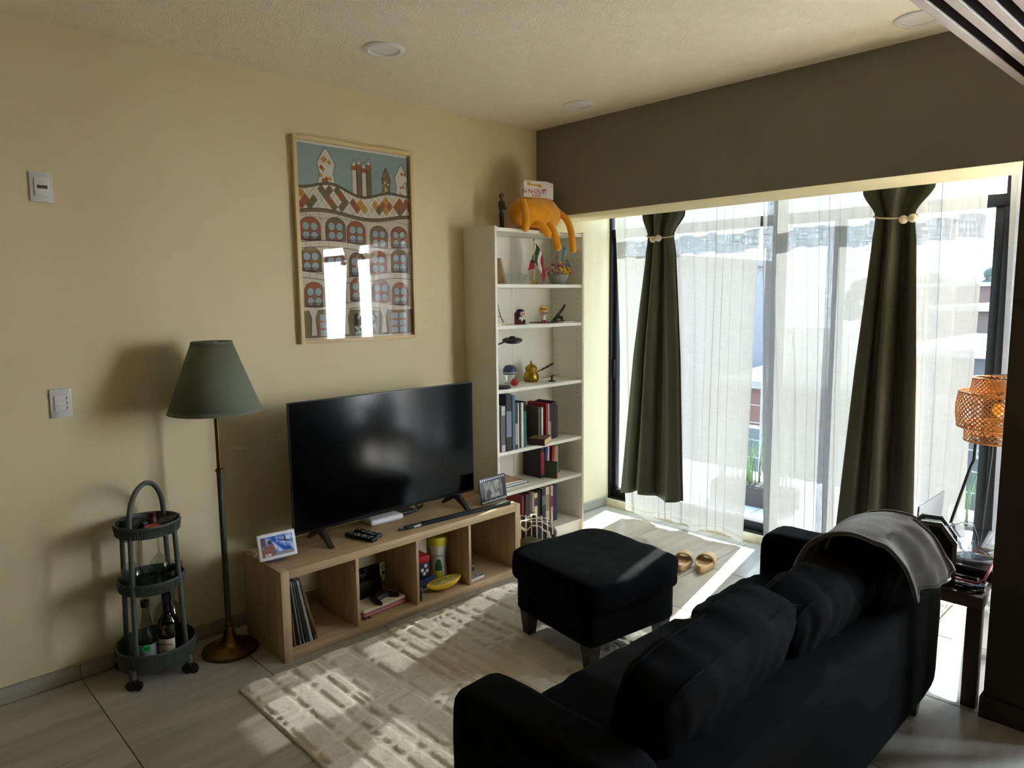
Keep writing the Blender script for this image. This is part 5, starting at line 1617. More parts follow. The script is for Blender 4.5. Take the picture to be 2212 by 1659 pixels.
for s in (-1, 1):
    B().lathe([(0.007, 0.038), (0.0, 0.058)], 10).out('ear', M_red, rd, (0.0, s * 0.014, 0))
    B().lathe([(0.006, 0), (0.006, 0.0015)], 12, rot=(0, math.pi / 2, 0)).out('eye', M_plate, bo, (0.021, s * 0.009, 0.027))
    B().lathe([(0.003, 0), (0.003, 0.0020)], 10, rot=(0, math.pi / 2, 0)).out('pupil', M_blackp, bo, (0.0215, s * 0.009, 0.027))
cz = thing('brass_coffee_pot', 'brass coffee pot with a lid and a long turned wooden handle', 'coffee pot', (0.10, 2.462, z))
M_brs = pm('bright_brass', (176, 138, 52), 0.28, metal=1.0, var=0.15, vscale=30)
B().lathe([(0.0, 0.0), (0.040, 0.0), (0.050, 0.012), (0.053, 0.028), (0.046, 0.052), (0.036, 0.070), (0.040, 0.086)], 32).out('body', M_brs, cz)
B().lathe([(0.042, 0.086), (0.040, 0.094), (0.026, 0.108), (0.010, 0.116), (0.006, 0.126), (0.008, 0.132), (0.0, 0.140)], 28).out('lid', M_brs, cz)
B().tube([(0.03, 0.03, 0.066), (0.045, 0.05, 0.076)], 0.005, 8).out('socket', M_brs, cz)
B().lathe([(0.0055, 0), (0.007, 0.015), (0.0055, 0.028), (0.0085, 0.050), (0.006, 0.066), (0.009, 0.082), (0.007, 0.094), (0.0, 0.097)], 14).out('handle', pm('dark_walnut', (62, 44, 32), 0.5), cz, (0.044, 0.050, 0.076), Vector((0.45, 0.75, 0.42)).to_track_quat('Z', 'Y').to_euler())
bs = thing('balance_toy', 'small black desk toy with four thin splayed arms on the third shelf', 'desk toy', (0.20, 2.556, z))
B().lathe([(0.0, 0), (0.026, 0), (0.026, 0.005), (0.008, 0.009), (0.007, 0.030), (0.012, 0.034), (0.012, 0.042), (0.0, 0.044)], 20).out('base', M_blackp, bs)
for sx in (-1, 1):
    for sy in (-1, 1):
        a_ = B().tube([(0, 0, 0.034), (sx * 0.030, sy * 0.044, 0.038 + 0.014 * sx)], 0.0016, 6).out('arm', M_blackp, bs)
        B().tube([(sx * 0.030, sy * 0.044, 0.028 + 0.014 * sx), (sx * 0.030, sy * 0.044, 0.048 + 0.014 * sx)], 0.0035, 8).out('tip', M_plate, a_)

# ---------------------------------------------------------------- basket with the patterned throw
bk_t = thing('woven_basket', 'grey green woven basket on the floor between bench and bookcase', 'basket', (0.435, 2.115, 0))
M_wov = pm('sage_woven', (120, 118, 92), 0.9, bump=0.6, bscale=120, stretch=(0.2, 0.2, 3))
B().lathe([(0.0, 0.0), (0.092, 0.0), (0.100, 0.01), (0.108, 0.20), (0.104, 0.20), (0.096, 0.012), (0.0, 0.01)], 40).out('body', M_wov, bk_t)
ring = None
for k in range(15):
    zz_ = 0.010 + 0.0125 * k
    B().tube([((0.1005 + 0.042 * zz_) * math.cos(a), (0.1005 + 0.042 * zz_) * math.sin(a), zz_) for a in [2 * math.pi * q / 36 for q in range(36)]], 0.0052, 6, closed=True).out('coil', M_wov, bk_t)
def throw_mat():
    m = bpy.data.materials.new('black_white_diamond_weave')
    m.use_nodes = True
    t = m.node_tree
    b = t.nodes['Principled BSDF']
    tc = N(t, 'ShaderNodeTexCoord')
    mp = N(t, 'ShaderNodeMapping'); mp.inputs['Rotation'].default_value = (0, 0, 0.78); mp.inputs['Scale'].default_value = (28, 28, 6)
    t.links.new(tc.outputs['Object'], mp.inputs['Vector'])
    br = N(t, 'ShaderNodeTexBrick')
    br.offset = 0.0
    br.inputs['Color1'].default_value = lin((22, 20, 20)); br.inputs['Color2'].default_value = lin((46, 38, 32)); br.inputs['Mortar'].default_value = lin((200, 184, 164))
    br.inputs['Scale'].default_value = 1.0; br.inputs['Mortar Size'].default_value = 0.10; br.inputs['Brick Width'].default_value = 0.9; br.inputs['Row Height'].default_value = 0.9
    t.links.new(mp.outputs[0], br.inputs['Vector'])
    t.links.new(br.outputs['Color'], b.inputs['Base Color'])
    b.inputs['Roughness'].default_value = 0.95
    return m
M_thr = throw_mat()
tw = thing('patterned_throw', 'crumpled black and cream diamond throw stuffed in the woven basket', 'blanket', (0.435, 2.115, 0.195))
def crumple(u, v):
    a = 2 * math.pi * u
    r = 0.128 * math.sin(math.pi * min(1, v * 1.12) * 0.52) * (1 + 0.10 * math.sin(3 * a + 1) + 0.06 * math.sin(7 * a))
    zz_ = 0.085 * math.cos(v * 1.75) ** 1 + 0.018 * mnoise.noise(Vector((math.cos(a) * v * 4, math.sin(a) * v * 4, v * 3)))
    zz_ += 0.012 * math.sin(5 * a + 6 * v) * v
    return (r * math.cos(a), r * math.sin(a), zz_ + 0.012)
B().grid(crumple, 72, 30, True).out('cloth', M_thr, tw, smooth=80)
for k, (yy, xx) in enumerate(((0.085, 0.075), (0.098, 0.052), (0.070, 0.092))):
    b = B()
    b.lathe([(0.010, 0.0), (0.013, -0.02), (0.010, -0.03), (0.016, -0.085), (0.014, -0.11), (0.0, -0.11)], 12)
    b.out('tassel', pm('cream_tassel', (150, 140, 126), 0.9, rgb2=(40, 36, 34), vscale=90, stretch=(1, 1, 0.1)), tw, (xx + 0.02, yy + 0.02, 0.01))
# ================================================================ bar cart and what stands on it
CC = Vector((0.176, 0.051, 0))
M_cart = pm('grey_green_powder_coat', (74, 80, 74), 0.55, var=0.05, vscale=20, bump=0.05, bscale=300)
ca = thing('bar_cart', 'round three tier grey green serving cart with an arched handle', 'serving cart', CC)
ang = [math.radians(a) for a in (-50, 40, 130, 220)]
def prad(z):
    return 0.140 - 0.022 * (z - 0.06) / 0.62
def tray(z0, h, r0, r1, name):
    n, seg = 96, 192
    t = B()
    vs, fs = [], []
    prof = [(0.0, z0 + 0.004), (r0 - 0.004, z0 + 0.004), (r1 - 0.004, z0 + h), (r1, z0 + h + 0.001), (r1 + 0.0005, z0 + h - 0.006), (r0 + 0.0005, z0), (0.0, z0)]
    t.lathe(prof, 72)
    tr = t.out(name, M_cart, ca, smooth=40)
    # ribbed outer wall
    b = B()
    for k in range(n):
        a = 2 * math.pi * k / n
        ca_, sa_ = math.cos(a), math.sin(a)
        b.tube([((r0 + 0.001) * ca_, (r0 + 0.001) * sa_, z0 + 0.003), ((r1 + 0.001) * ca_, (r1 + 0.001) * sa_, z0 + h - 0.008)], 0.0032, 5)
    o = b.out('ribs', M_cart, tr)
    o['kind'] = 'stuff'
    return tr
tray(0.062, 0.085, 0.146, 0.157, 'tray')
tray(0.390, 0.050, 0.124, 0.130, 'tray')
tray(0.632, 0.050, 0.122, 0.127, 'tray')
for k, a in enumerate(ang):
    if k in (0, 2):
        continue
    p = [(prad(z) * math.cos(a), prad(z) * math.sin(a), z) for z in (0.085, 0.3, 0.55, 0.676)]
    B().tube(p, 0.0105, 12).out('post', M_cart, ca)
pts = []
for z in (0.085, 0.25, 0.45, 0.62, 0.70):
    pts.append(Vector((prad(z) * math.cos(ang[0]), prad(z) * math.sin(ang[0]), z)))
rt_, zt_ = prad(0.70), 0.70
for k in range(1, 16):
    u = math.pi * k / 16
    c = rt_ * math.cos(u)
    pts.append(Vector((c * math.cos(ang[0]), c * math.sin(ang[0]), zt_ + 0.140 * math.sin(u))))
for z in (0.70, 0.62, 0.45, 0.25, 0.085):
    pts.append(Vector((prad(z) * math.cos(ang[2]), prad(z) * math.sin(ang[2]), z)))
B().tube(pts, 0.0105, 12).out('arched_handle', M_cart, ca)
for a in ang:
    x, y = 0.155 * math.cos(a) - 0.006, 0.155 * math.sin(a) - 0.006
    cs_ = B().lathe([(0.014, 0.045), (0.014, 0.085)], 14).out('caster', M_cart, ca, (x, y, 0))
    for s in (-1, 1):
        B().lathe([(0.0, -0.008), (0.018, -0.008), (0.022, -0.005), (0.022, 0.005), (0.018, 0.008), (0.0, 0.008)], 24, rot=(math.pi / 2, 0, 0.9)).out('wheel', M_blackp, cs_, (0.008 + s * 0.008, s * 0.010, 0.0225))
    B().box((0.024, 0.034, 0.018), (0.006, 0, 0.040), (0, 0, 0.9), 0.006, 2).out('hood', M_blackm, cs_)

def stand(x, y, z):
    return Vector((CC.x + x * 0.84, CC.y + y * 0.84, z))
# -- bottom tray: bottles
GC = glass_mat('bottle_clear_glass', (226, 232, 226), refl=1.0, dens=0.02)
GG = glass_mat('bottle_green_glass', (36, 92, 50), refl=1.0, dens=0.03)
ZB1, ZB2, ZB3 = 0.0665, 0.3945, 0.6365
cl = thing('clear_bottle', 'tall clear glass bottle with a black stopper and round green sticker', 'bottle', stand(0.030, -0.048, ZB1))
B().lathe([(0.0, 0.0), (0.034, 0.0), (0.037, 0.006), (0.037, 0.10), (0.032, 0.135), (0.018, 0.195), (0.0145, 0.225), (0.0150, 0.262)], 32, caps=False).out('glass', GC, cl)
B().lathe([(0.0165, 0.250), (0.0175, 0.252), (0.0175, 0.276), (0.0, 0.278)], 20).out('stopper', M_blackp, cl)
B().lathe([(0.0374, 0.012), (0.0374, 0.092)], 32, caps=False).out('label', pm('frosted_label', (150, 156, 160), 0.7), cl)
M_grst = pm('bright_green_sticker', (44, 210, 96), 0.6, emit=0.0)
dirc = math.atan2(-0.69, 0.72)
stk = B().lathe([(0.017, 0), (0.017, 0.0006)], 28, rot=(0, math.pi / 2, 0)).out('green_sticker', M_grst, cl, (0.0375 * math.cos(dirc + 0.35), 0.0375 * math.sin(dirc + 0.35), 0.078), (0, 0, dirc + 0.35))
for q in range(2):
    box('printed_line', (0.0003, 0.020 - 0.004 * q, 0.004), (0.0008, 0, 0.003 - 0.008 * q), M_ink, stk, 0)
wb = thing('green_whisky_bottle', 'green whisky bottle with black cap, gold stag and cream label', 'bottle', stand(0.062, 0.045, ZB1))
B().lathe([(0.0, 0.0), (0.040, 0.0), (0.043, 0.006), (0.043, 0.160), (0.040, 0.180), (0.022, 0.200), (0.0175, 0.222), (0.0165, 0.265)], 32, caps=False).out('glass', GG, wb)
B().lathe([(0.0, 0.002), (0.0405, 0.003), (0.0405, 0.130), (0.0, 0.130)], 28).out('whisky', glass_mat('dark_whisky', (70, 60, 22), refl=0.2, dens=0.0), wb)
B().lathe([(0.0178, 0.258), (0.0185, 0.262), (0.0185, 0.295), (0.0, 0.297)], 20).out('cap', M_blackp, wb)
def arc_patch(r, a0, a1, z0, z1, name, mat, par, n=14):
    b = B()
    for k in range(n):
        p, q = a0 + (a1 - a0) * k / n, a0 + (a1 - a0) * (k + 1) / n
        b.raw([(r * math.cos(p), r * math.sin(p), z0), (r * math.cos(q), r * math.sin(q), z0), (r * math.cos(q), r * math.sin(q), z1), (r * math.cos(p), r * math.sin(p), z1)], [(0, 1, 2, 3)])
    return b.out(name, mat, par, smooth=60)
arc_patch(0.0436, dirc - 1.0, dirc + 1.0, 0.022, 0.105, 'label', pm('cream_label', (206, 194, 166), 0.7), wb)
dv = Vector((math.cos(dirc), math.sin(dirc), 0))
text('label_lettering', 'Glenfiddich', 0.0175, M_ink, wb, dv * 0.0452 + Vector((0, 0, 0.084)), (math.pi / 2, 0, dirc + math.pi / 2), sx=0.9)
text('label_lettering', '12', 0.022, M_ink, wb, dv * 0.0452 + Vector((0, 0, 0.052)), (math.pi / 2, 0, dirc + math.pi / 2))
for pts in ([(-0.002, 0.125), (0.000, 0.148), (-0.006, 0.158), (-0.012, 0.168)], [(0.000, 0.148), (0.007, 0.158), (0.010, 0.170)], [(-0.006, 0.158), (-0.003, 0.167)], [(0.007, 0.158), (0.004, 0.166)], [(-0.008, 0.136), (0.004, 0.142), (0.006, 0.124)]):
    e = Vector((-math.sin(dirc), math.cos(dirc), 0))
    B().tube([dv * 0.0440 + e * a + Vector((0, 0, b_)) for a, b_ in pts], 0.0014, 5).out('gold_stag_mark', M_gold, wb)
rb_ = thing('round_decanter', 'round clear glass bottle behind the green whisky bottle', 'bottle', stand(-0.055, 0.085, ZB1))
B().lathe([(0.0, 0.0), (0.042, 0.0), (0.056, 0.02), (0.060, 0.06), (0.060, 0.15), (0.048, 0.195), (0.020, 0.225), (0.016, 0.25)], 32, caps=False).out('glass', GC, rb_)
B().lathe([(0.017, 0.245), (0.018, 0.27), (0.0, 0.272)], 18).out('stopper', M_wp, rb_)
# -- middle tray: upside-down wine glasses and tumblers
DG = glass_mat('drinking_glass', (240, 244, 242), refl=1.0, dens=0.03)
def wine(lab, x, y):
    t = thing('wine_glass', lab, 'wine glass', stand(x, y, ZB2), 0, 'wine glasses upside down on the cart')
    B().lathe([(0.036, 0.0), (0.043, 0.030), (0.045, 0.055), (0.038, 0.085), (0.018, 0.110), (0.006, 0.120)], 36, caps=False).out('bowl', DG, t)
    B().lathe([(0.006, 0.120), (0.0042, 0.128), (0.0038, 0.195), (0.006, 0.205)], 14, caps=False).out('stem', DG, t)
    B().lathe([(0.006, 0.205), (0.034, 0.2125), (0.034, 0.2135), (0.0, 0.2140)], 32, caps=False).out('foot', DG, t)
wine('upturned wine glass, the one behind the thick front cart post', -0.015, -0.085)
wine('upturned wine glass in the middle of the cart, behind the tumblers', -0.035, 0.055)
def tumbler(lab, x, y, r, h, mark=False):
    t = thing('tumbler', lab, 'glass', stand(x, y, ZB2), 0, 'tumblers on the cart')
    B().lathe([(0.0, 0.008), (r * 0.86, 0.008), (r, h), (r - 0.0025, h), (r * 0.84, 0.012)], 36, caps=False).out('wall', DG, t)
    B().lathe([(0.0, 0.0), (r * 0.86, 0.0), (r * 0.86, 0.008), (0.0, 0.008)], 36).out('thick_base', DG, t)
    if mark:
        M_frost = pm('etched_white', (190, 190, 186), 0.8)
        for q, wd in enumerate(('cheers', 'good', 'times')):
            text('etched_lettering', wd, 0.014, M_frost, t, dv * (r * 0.97 + 0.0015) + Vector((0, 0, h * 0.72 - 0.014 * q)), (math.pi / 2, 0, dirc + math.pi / 2))
tumbler('low wide clear tumbler at the front of the middle cart tray', 0.070, -0.040, 0.042, 0.068)
tumbler('clear tumbler with etched lettering on the middle cart tray', 0.085, 0.060, 0.036, 0.075, False)
tumbler('clear tumbler farthest back on the middle cart tray', 0.02, 0.108, 0.034, 0.080)
# -- top tray
bt = thing('red_stopper', 'dark red turned bottle stopper standing on the top cart tray', 'bottle stopper', stand(-0.030, 0.035, ZB3))
B().lathe([(0.0, 0), (0.020, 0), (0.020, 0.02), (0.016, 0.026), (0.016, 0.040), (0.012, 0.046), (0.013, 0.066), (0.0, 0.068)], 24).out('body', pm('dark_red_wood', (84, 16, 22), 0.4), bt)
rl = thing('red_bottle_opener', 'bright red round plastic opener on the top cart tray', 'opener', stand(0.060, 0.005, ZB3))
B().lathe([(0.0, 0.030), (0.030, 0.030), (0.033, 0.027), (0.033, 0.014), (0.024, 0.012), (0.022, 0.0), (0.0, 0.0)], 32).out('body', pm('bright_red_plastic', (216, 24, 30), 0.35), rl)
mb = thing('menu_card', 'dark green booklet with gold lettering leaning in the top cart tray', 'booklet', stand(0.010, 0.085, ZB3 + 0.012), math.radians(-40))
box('cover', (0.105, 0.085, 0.003), (0, 0, 0.020), pm('bottle_green_card', (32, 42, 30), 0.6), mb, 0, (0.22, 0, 0))
for q in range(3):
    box('gold_line', (0.003, 0.045 - 0.012 * q, 0.0006), (-0.01 + 0.014 * q, 0.01, 0.0245 + 0.0008), M_gold, mb, 0, (0.22, 0, 0))
wl = thing('white_blue_tin', 'white and blue round tin at the near edge of the top cart tray', 'tin', stand(0.045, -0.095, ZB3))
B().lathe([(0.0, 0), (0.028, 0), (0.030, 0.004), (0.030, 0.020), (0.020, 0.028), (0.0, 0.030)], 28).out('lid', M_wp, wl)
B().lathe([(0.0305, 0.004), (0.0305, 0.014)], 28, caps=False).out('blue_band', pm('navy_print', (36, 40, 110), 0.5), wl)
bw = thing('black_dish', 'small shallow black dish on the top cart tray', 'dish', stand(0.075, -0.050, ZB3))
B().lathe([(0.0, 0.002), (0.022, 0.002), (0.034, 0.020), (0.036, 0.020), (0.024, 0.0), (0.0, 0.0)], 32).out('dish', M_blackp, bw)
bg = thing('black_gadget', 'black corkscrew case standing at the back of the top cart tray', 'corkscrew', stand(-0.050, -0.045, ZB3))
box('case', (0.040, 0.055, 0.050), (0, 0, 0.025), M_blackm, bg, 0.006, (0, 0, 0.4))
box('lever', (0.020, 0.030, 0.030), (0.018, 0.035, 0.015), M_blackp, bg, 0.005, (0, 0, 0.4))
# ================================================================ slippers, blanket, side table corner
M_tan = pm('tan_foam', (196, 164, 122), 0.7, var=0.05, bump=0.1, bscale=200)
def slipper(lab, x, y, rz, s):
    t = thing('slide_sandal', lab, 'sandal', (x, y, 0.001), rz, 'tan slide sandals')
    # local +y points to the toe, length 0.27
    out = []
    for k in range(40):
        a = 2 * math.pi * k / 40
        w = 0.048 + 0.008 * math.sin(a)
        out.append((w * math.cos(a) * (1 + 0.0 * s), 0.135 * math.sin(a)))
    def sole(z0, z1, k0, k1, nm):
        b = B()
        n = len(out)
        vs = [(p[0] * k0, p[1] * k0, z0 + 0.006 * max(0, -p[1] / 0.135)) for p in out] + [(p[0] * k1, p[1] * k1, z1 + 0.008 * max(0, -p[1] / 0.135)) for p in out]
        fs = [tuple(reversed(range(n))), tuple(range(n, 2 * n))] + [(i, (i + 1) % n, n + (i + 1) % n, n + i) for i in range(n)]
        b.raw(vs, fs)
        return b.out(nm, M_tan, t, smooth=50)
    b = B()
    n = len(out)
    rings = [(0.94, 0.0), (1.0, 0.008), (1.02, 0.030), (0.99, 0.036), (0.90, 0.034), (0.80, 0.026), (0.0, 0.026)]
    vs, fs = [], []
    for k, zz_ in rings[:-1]:
        for p in out:
            vs.append((p[0] * k, p[1] * k, zz_ + (0.008 * max(0, -p[1] / 0.135) if zz_ > 0.02 else 0)))
    for i in range(len(rings) - 2):
        for j in range(n):
            j2 = (j + 1) % n
            fs.append((i * n + j, i * n + j2, (i + 1) * n + j2, (i + 1) * n + j))
    fs.append(tuple(reversed(range(n))))
    fs.append(tuple(range((len(rings) - 2) * n, (len(rings) - 1) * n)))
    b.raw(vs, fs)
    b.out('sole', M_tan, t, smooth=60)
    def strap(u, v):
        a = math.pi * u
        y0 = -0.01 + 0.115 * v
        w = 0.053 * math.sqrt(max(0.05, 1 - (y0 / 0.150) ** 2))
        hgt = 0.046 - 0.016 * v
        return (w * math.cos(a), y0 + 0.012 * math.sin(a) * (0.5 - v), 0.024 + hgt * math.sin(a) ** 0.8)
    o = B().grid(strap, 24, 10).out('strap', M_tan, t, smooth=180)
    m = o.modifiers.new('thickness', 'SOLIDIFY'); m.thickness = 0.007; m.offset = 0
az = math.atan2(0.30, -0.12) - math.pi / 2
slipper('tan foam slide sandal, the one nearer the bookcase', 1.115, 2.725, az + 0.05, -1)
slipper('tan foam slide sandal, the one nearer the sofa', 1.222, 2.795, az - 0.10, 1)

# ---- grey throw over the far back cushion
def blanket():
    m = pm('grey_fleece', (76, 75, 73), 0.95, var=0.12, vscale=120, bump=0.6, bscale=320, sheen=0.6, spec=0.05)
    t = thing('grey_throw', 'folded grey fleece blanket draped over the far sofa cushion', 'blanket', (2.52, 1.78, 0.45))
    prof = [(2.325, 0.60), (2.350, 0.69), (2.390, 0.770), (2.450, 0.820), (2.52, 0.838), (2.595, 0.820), (2.648, 0.765), (2.674, 0.700), (2.682, 0.650), (2.684, 0.602)]
    P_ = [Vector((a, 0, b_)) for a, b_ in prof]
    def cr(v):
        s = v * (len(P_) - 1)
        i = min(len(P_) - 2, int(s))
        tt = s - i
        p0, p1, p2, p3 = P_[max(0, i - 1)], P_[i], P_[i + 1], P_[min(len(P_) - 1, i + 2)]
        return 0.5 * ((2 * p1) + (-p0 + p2) * tt + (2 * p0 - 5 * p1 + 4 * p2 - p3) * tt ** 2 + (-p0 + 3 * p1 - 3 * p2 + p3) * tt ** 3)
    off = Vector((2.52, 1.78, 0.45))
    def fn(u, v):
        p = cr(v)
        y = 1.46 + 0.17 * v * v + (0.33 + 0.10 * v * v) * u
        d = (u - 0.5) * 2
        drop = 0.012 * d * d * (1 - abs(v - 0.5) * 0.8)
        fold = 0.010 * math.sin(9 * u + 3 * v) + 0.007 * math.sin(17 * u + 1)
        q = Vector((p.x + (fold if v > 0.55 else -fold * 0.6) + 0.015 * d * (v - 0.5), y, p.z - drop + (0.03 * math.sin(5.2 * u + 0.6) * max(0, v - 0.75) * 2)))
        q += Vector((1, 0, 0.6)) * 0.004 * mnoise.noise(Vector((u * 7, v * 9, 3)))
        return q - off
    o = B().grid(fn, 50, 60).out('cloth', m, t, smooth=180, recalc=False)
    sm = o.modifiers.new('thickness', 'SOLIDIFY'); sm.thickness = 0.010; sm.offset = 1
    def hem(u, v):
        return fn(u, v)
    B().tube([fn(k / 40, 1.0) for k in range(41)], 0.0065, 8).out('hem', m, t, smooth=80)
    B().tube([fn(0.0, k / 50) for k in range(51)], 0.0065, 8).out('hem', m, t, smooth=80)
    B().tube([fn(1.0, k / 50) for k in range(51)], 0.0065, 8).out('hem', m, t, smooth=80)
blanket()

# ---- side table
M_dkw = wood_mat('dark_brown_veneer', (66, 50, 36), (88, 68, 50), 'Z', 1.0, 0.5, 0.04)
tb = thing('side_table', 'square brown side table standing behind the far end of the sofa', 'side table', (2.195, 2.215, 0))
bx('top', (0, 0, 0.40), (0.55, 0.55, 0.45), M_dkw, tb, 0.002)
for x in (0, 0.50):
    for y in (0, 0.50):
        bx('leg', (x, y, 0), (x + 0.05, y + 0.05, 0.3995), M_dkw, tb, 0.0015)
TZ = 0.451
# ---- record player with clear cover
rp_ = thing('record_player', 'black record player under a clear dust cover beside the dark pillar', 'record player', (2.612, 2.575, TZ), math.radians(-2))
for sx in (-1, 1):
    for sy in (-1, 1):
        B().lathe([(0.016, 0), (0.018, 0.012)], 16).out('foot', M_blackm, rp_, (sx * 0.12, sy * 0.15, 0))
bx('plinth', (-0.15, -0.185, 0.012), (0.15, 0.185, 0.052), M_blackp, rp_, 0.005)
B().lathe([(0.0, 0.053), (0.132, 0.053), (0.134, 0.056), (0.134, 0.064), (0.130, 0.066), (0.0, 0.066)], 56).out('platter', pm('platter_steel', (150, 150, 152), 0.3, metal=0.8), rp_, (-0.012, -0.02, 0))
B().lathe([(0.0, 0.0665), (0.128, 0.0665), (0.128, 0.0685), (0.05, 0.0687), (0.05, 0.0690), (0.0, 0.0692)], 56).out('record', pm('black_vinyl', (14, 14, 15), 0.25), rp_, (-0.012, -0.02, 0))
B().tube([(0.115, 0.13, 0.055), (0.115, 0.13, 0.082), (0.105, 0.02, 0.084), (0.07, -0.05, 0.076)], 0.004, 8).out('tonearm', M_plate, rp_)
M_cov = glass_mat('clear_dust_cover', (236, 240, 240), refl=1.0, ior=1.6, dens=0.22, rough=0.03)
cv = bx('dust_cover', (-0.148, -0.183, 0.055), (0.148, 0.183, 0.112), M_cov, rp_, 0.004)
for k in range(6):
    bx('cover_ridge', (-0.12, -0.170 + 0.016 * k, 0.1122), (0.12, -0.166 + 0.016 * k, 0.1135), M_cov, rp_, 0)
for sy in (-0.12, 0.12):
    bx('latch', (0.150, sy - 0.02, 0.035), (0.158, sy + 0.02, 0.062), M_blackm, rp_, 0.002)
# ---- grey and black appliance
ap = thing('portable_heater', 'black louvred appliance in a grey six sided frame behind the sofa arm', 'appliance', (2.553, 2.285, TZ), math.radians(14))
M_gf = pm('grey_frame_plastic', (104, 104, 98), 0.55)
def hexframe(y, nm):
    W_, H_ = 0.155, 0.255
    o_ = [(-W_ / 2, 0.03), (-W_ / 2 + 0.03, 0.0), (W_ / 2 - 0.03, 0.0), (W_ / 2, 0.03), (W_ / 2, H_ - 0.075), (W_ / 2 - 0.055, H_), (-W_ / 2 + 0.03, H_), (-W_ / 2, H_ - 0.03)]
    i_ = [(x * 0.80, 0.018 + (z_ - 0.0) * 0.86) for x, z_ in o_]
    b = B()
    n = len(o_)
    vs, fs = [], []
    for yy in (y - 0.009, y + 0.009):
        vs += [(x, yy, z_) for x, z_ in o_] + [(x, yy, z_) for x, z_ in i_]
    for k in range(n):
        k2 = (k + 1) % n
        fs += [(k, k2, n + k2, n + k), (2 * n + k2, 2 * n + k, 3 * n + k, 3 * n + k2), (k2, k, 2 * n + k, 2 * n + k2), (n + k, n + k2, 3 * n + k2, 3 * n + k)]
    b.raw(vs, fs)
    b.out(nm, M_gf, ap, smooth=30)
hexframe(-0.050, 'side_frame')
hexframe(0.050, 'side_frame')
b = B()
prof = [(-0.062, 0.02), (0.062, 0.02), (0.066, 0.17), (0.022, 0.235), (-0.055, 0.235)]
b.prism(prof, 0.080, Matrix.Translation((0, 0.040, 0)) @ Matrix.Rotation(math.pi / 2, 4, 'X'))
b.out('body', M_blackm, ap, smooth=30)
for k in range(6):
    bx('louvre', (0.0655, -0.034 + 0.0125 * k, 0.03), (0.0695, -0.029 + 0.0125 * k, 0.165), M_blackp, ap, 0.0005)
box('control_panel', (0.05, 0.07, 0.004), (0.047, 0, 0.206), M_blackp, ap, 0.001, (0, 0.976, 0))
box('display_label', (0.018, 0.022, 0.002), (0.040, -0.012, 0.219), M_plate, ap, 0, (0, 0.976, 0))
# ---- laptop
lt = thing('laptop', 'slim grey laptop standing open behind the sofa cushions', 'laptop', (2.33, 2.575, TZ))
M_alu = pm('space_grey_aluminium', (84, 84, 84), 0.5, metal=0.0, var=0.02)
bx('base', (-0.12, -0.178, 0.0), (0.115, 0.178, 0.014), M_alu, lt, 0.004)
bx('keyboard', (-0.06, -0.14, 0.0141), (0.09, 0.14, 0.0150), M_blackm, lt, 0)
lid = B().box((0.007, 0.356, 0.245), (0, 0, 0.1225), None, 0.0034, 3).out('lid', M_alu, lt, (0.115, 0, 0.015), (0, 0.05, 0))
bx('screen', (-0.0042, -0.168, 0.012), (-0.0036, 0.168, 0.235), pm('dark_screen', (10, 10, 12), 0.1), lid, 0)
# ---- cables on the table
cc = []
for k in range(150):
    a = k * 0.30
    r = 0.058 + 0.010 * math.sin(k * 0.37) + 0.006 * math.cos(k * 1.3)
    cc.append((2.660 + r * 1.12 * math.cos(a), 2.290 + r * 0.95 * math.sin(a), TZ + 0.006 + 0.0003 * k * 0.6 + 0.004 * math.sin(k * 0.9)))
tag(B().tube(cc, 0.0042, 6).out('coiled_power_cord', M_blackp), 'coil of thick black power cord at the table edge by the pillar', 'cord')
tag(B().tube([(2.608, 2.262, TZ + 0.042), (2.66, 2.262, TZ + 0.036), (2.715, 2.268, TZ + 0.034), (2.732, 2.285, TZ + 0.045), (2.737, 2.36, TZ + 0.085), (2.742, 2.44, TZ + 0.12), (2.76, 2.50, TZ + 0.13)], 0.0052, 8).out('looped_cable', pm('red_cable', (170, 48, 50), 0.5)), 'red cord looping over the black coil on the side table', 'cord')
pts = [(2.592, 2.300, TZ + 0.225), (2.625, 2.36, TZ + 0.238), (2.655, 2.42, TZ + 0.215), (2.662, 2.45, TZ + 0.165), (2.67, 2.44, TZ + 0.128), (2.70, 2.42, TZ + 0.122), (2.735, 2.40, TZ + 0.10), (2.75, 2.37, TZ + 0.045), (2.755, 2.34, TZ + 0.012)]
tag(B().tube(pts, 0.0028, 6).out('thin_black_cable', M_blackp), 'thin black cable hanging from the appliance across the record player', 'cable')
ad = thing('power_adapter', 'black power adapter lying inside the coiled cord', 'adapter', (2.655, 2.285, TZ))
box('brick', (0.045, 0.085, 0.026), (0, 0, 0.0135), M_blackp, ad, 0.005, (0, 0, 1.2))
box('rating_label', (0.028, 0.05, 0.0006), (0, 0, 0.027), pm('dark_label', (60, 60, 62), 0.5), ad, 0, (0, 0, 1.2))

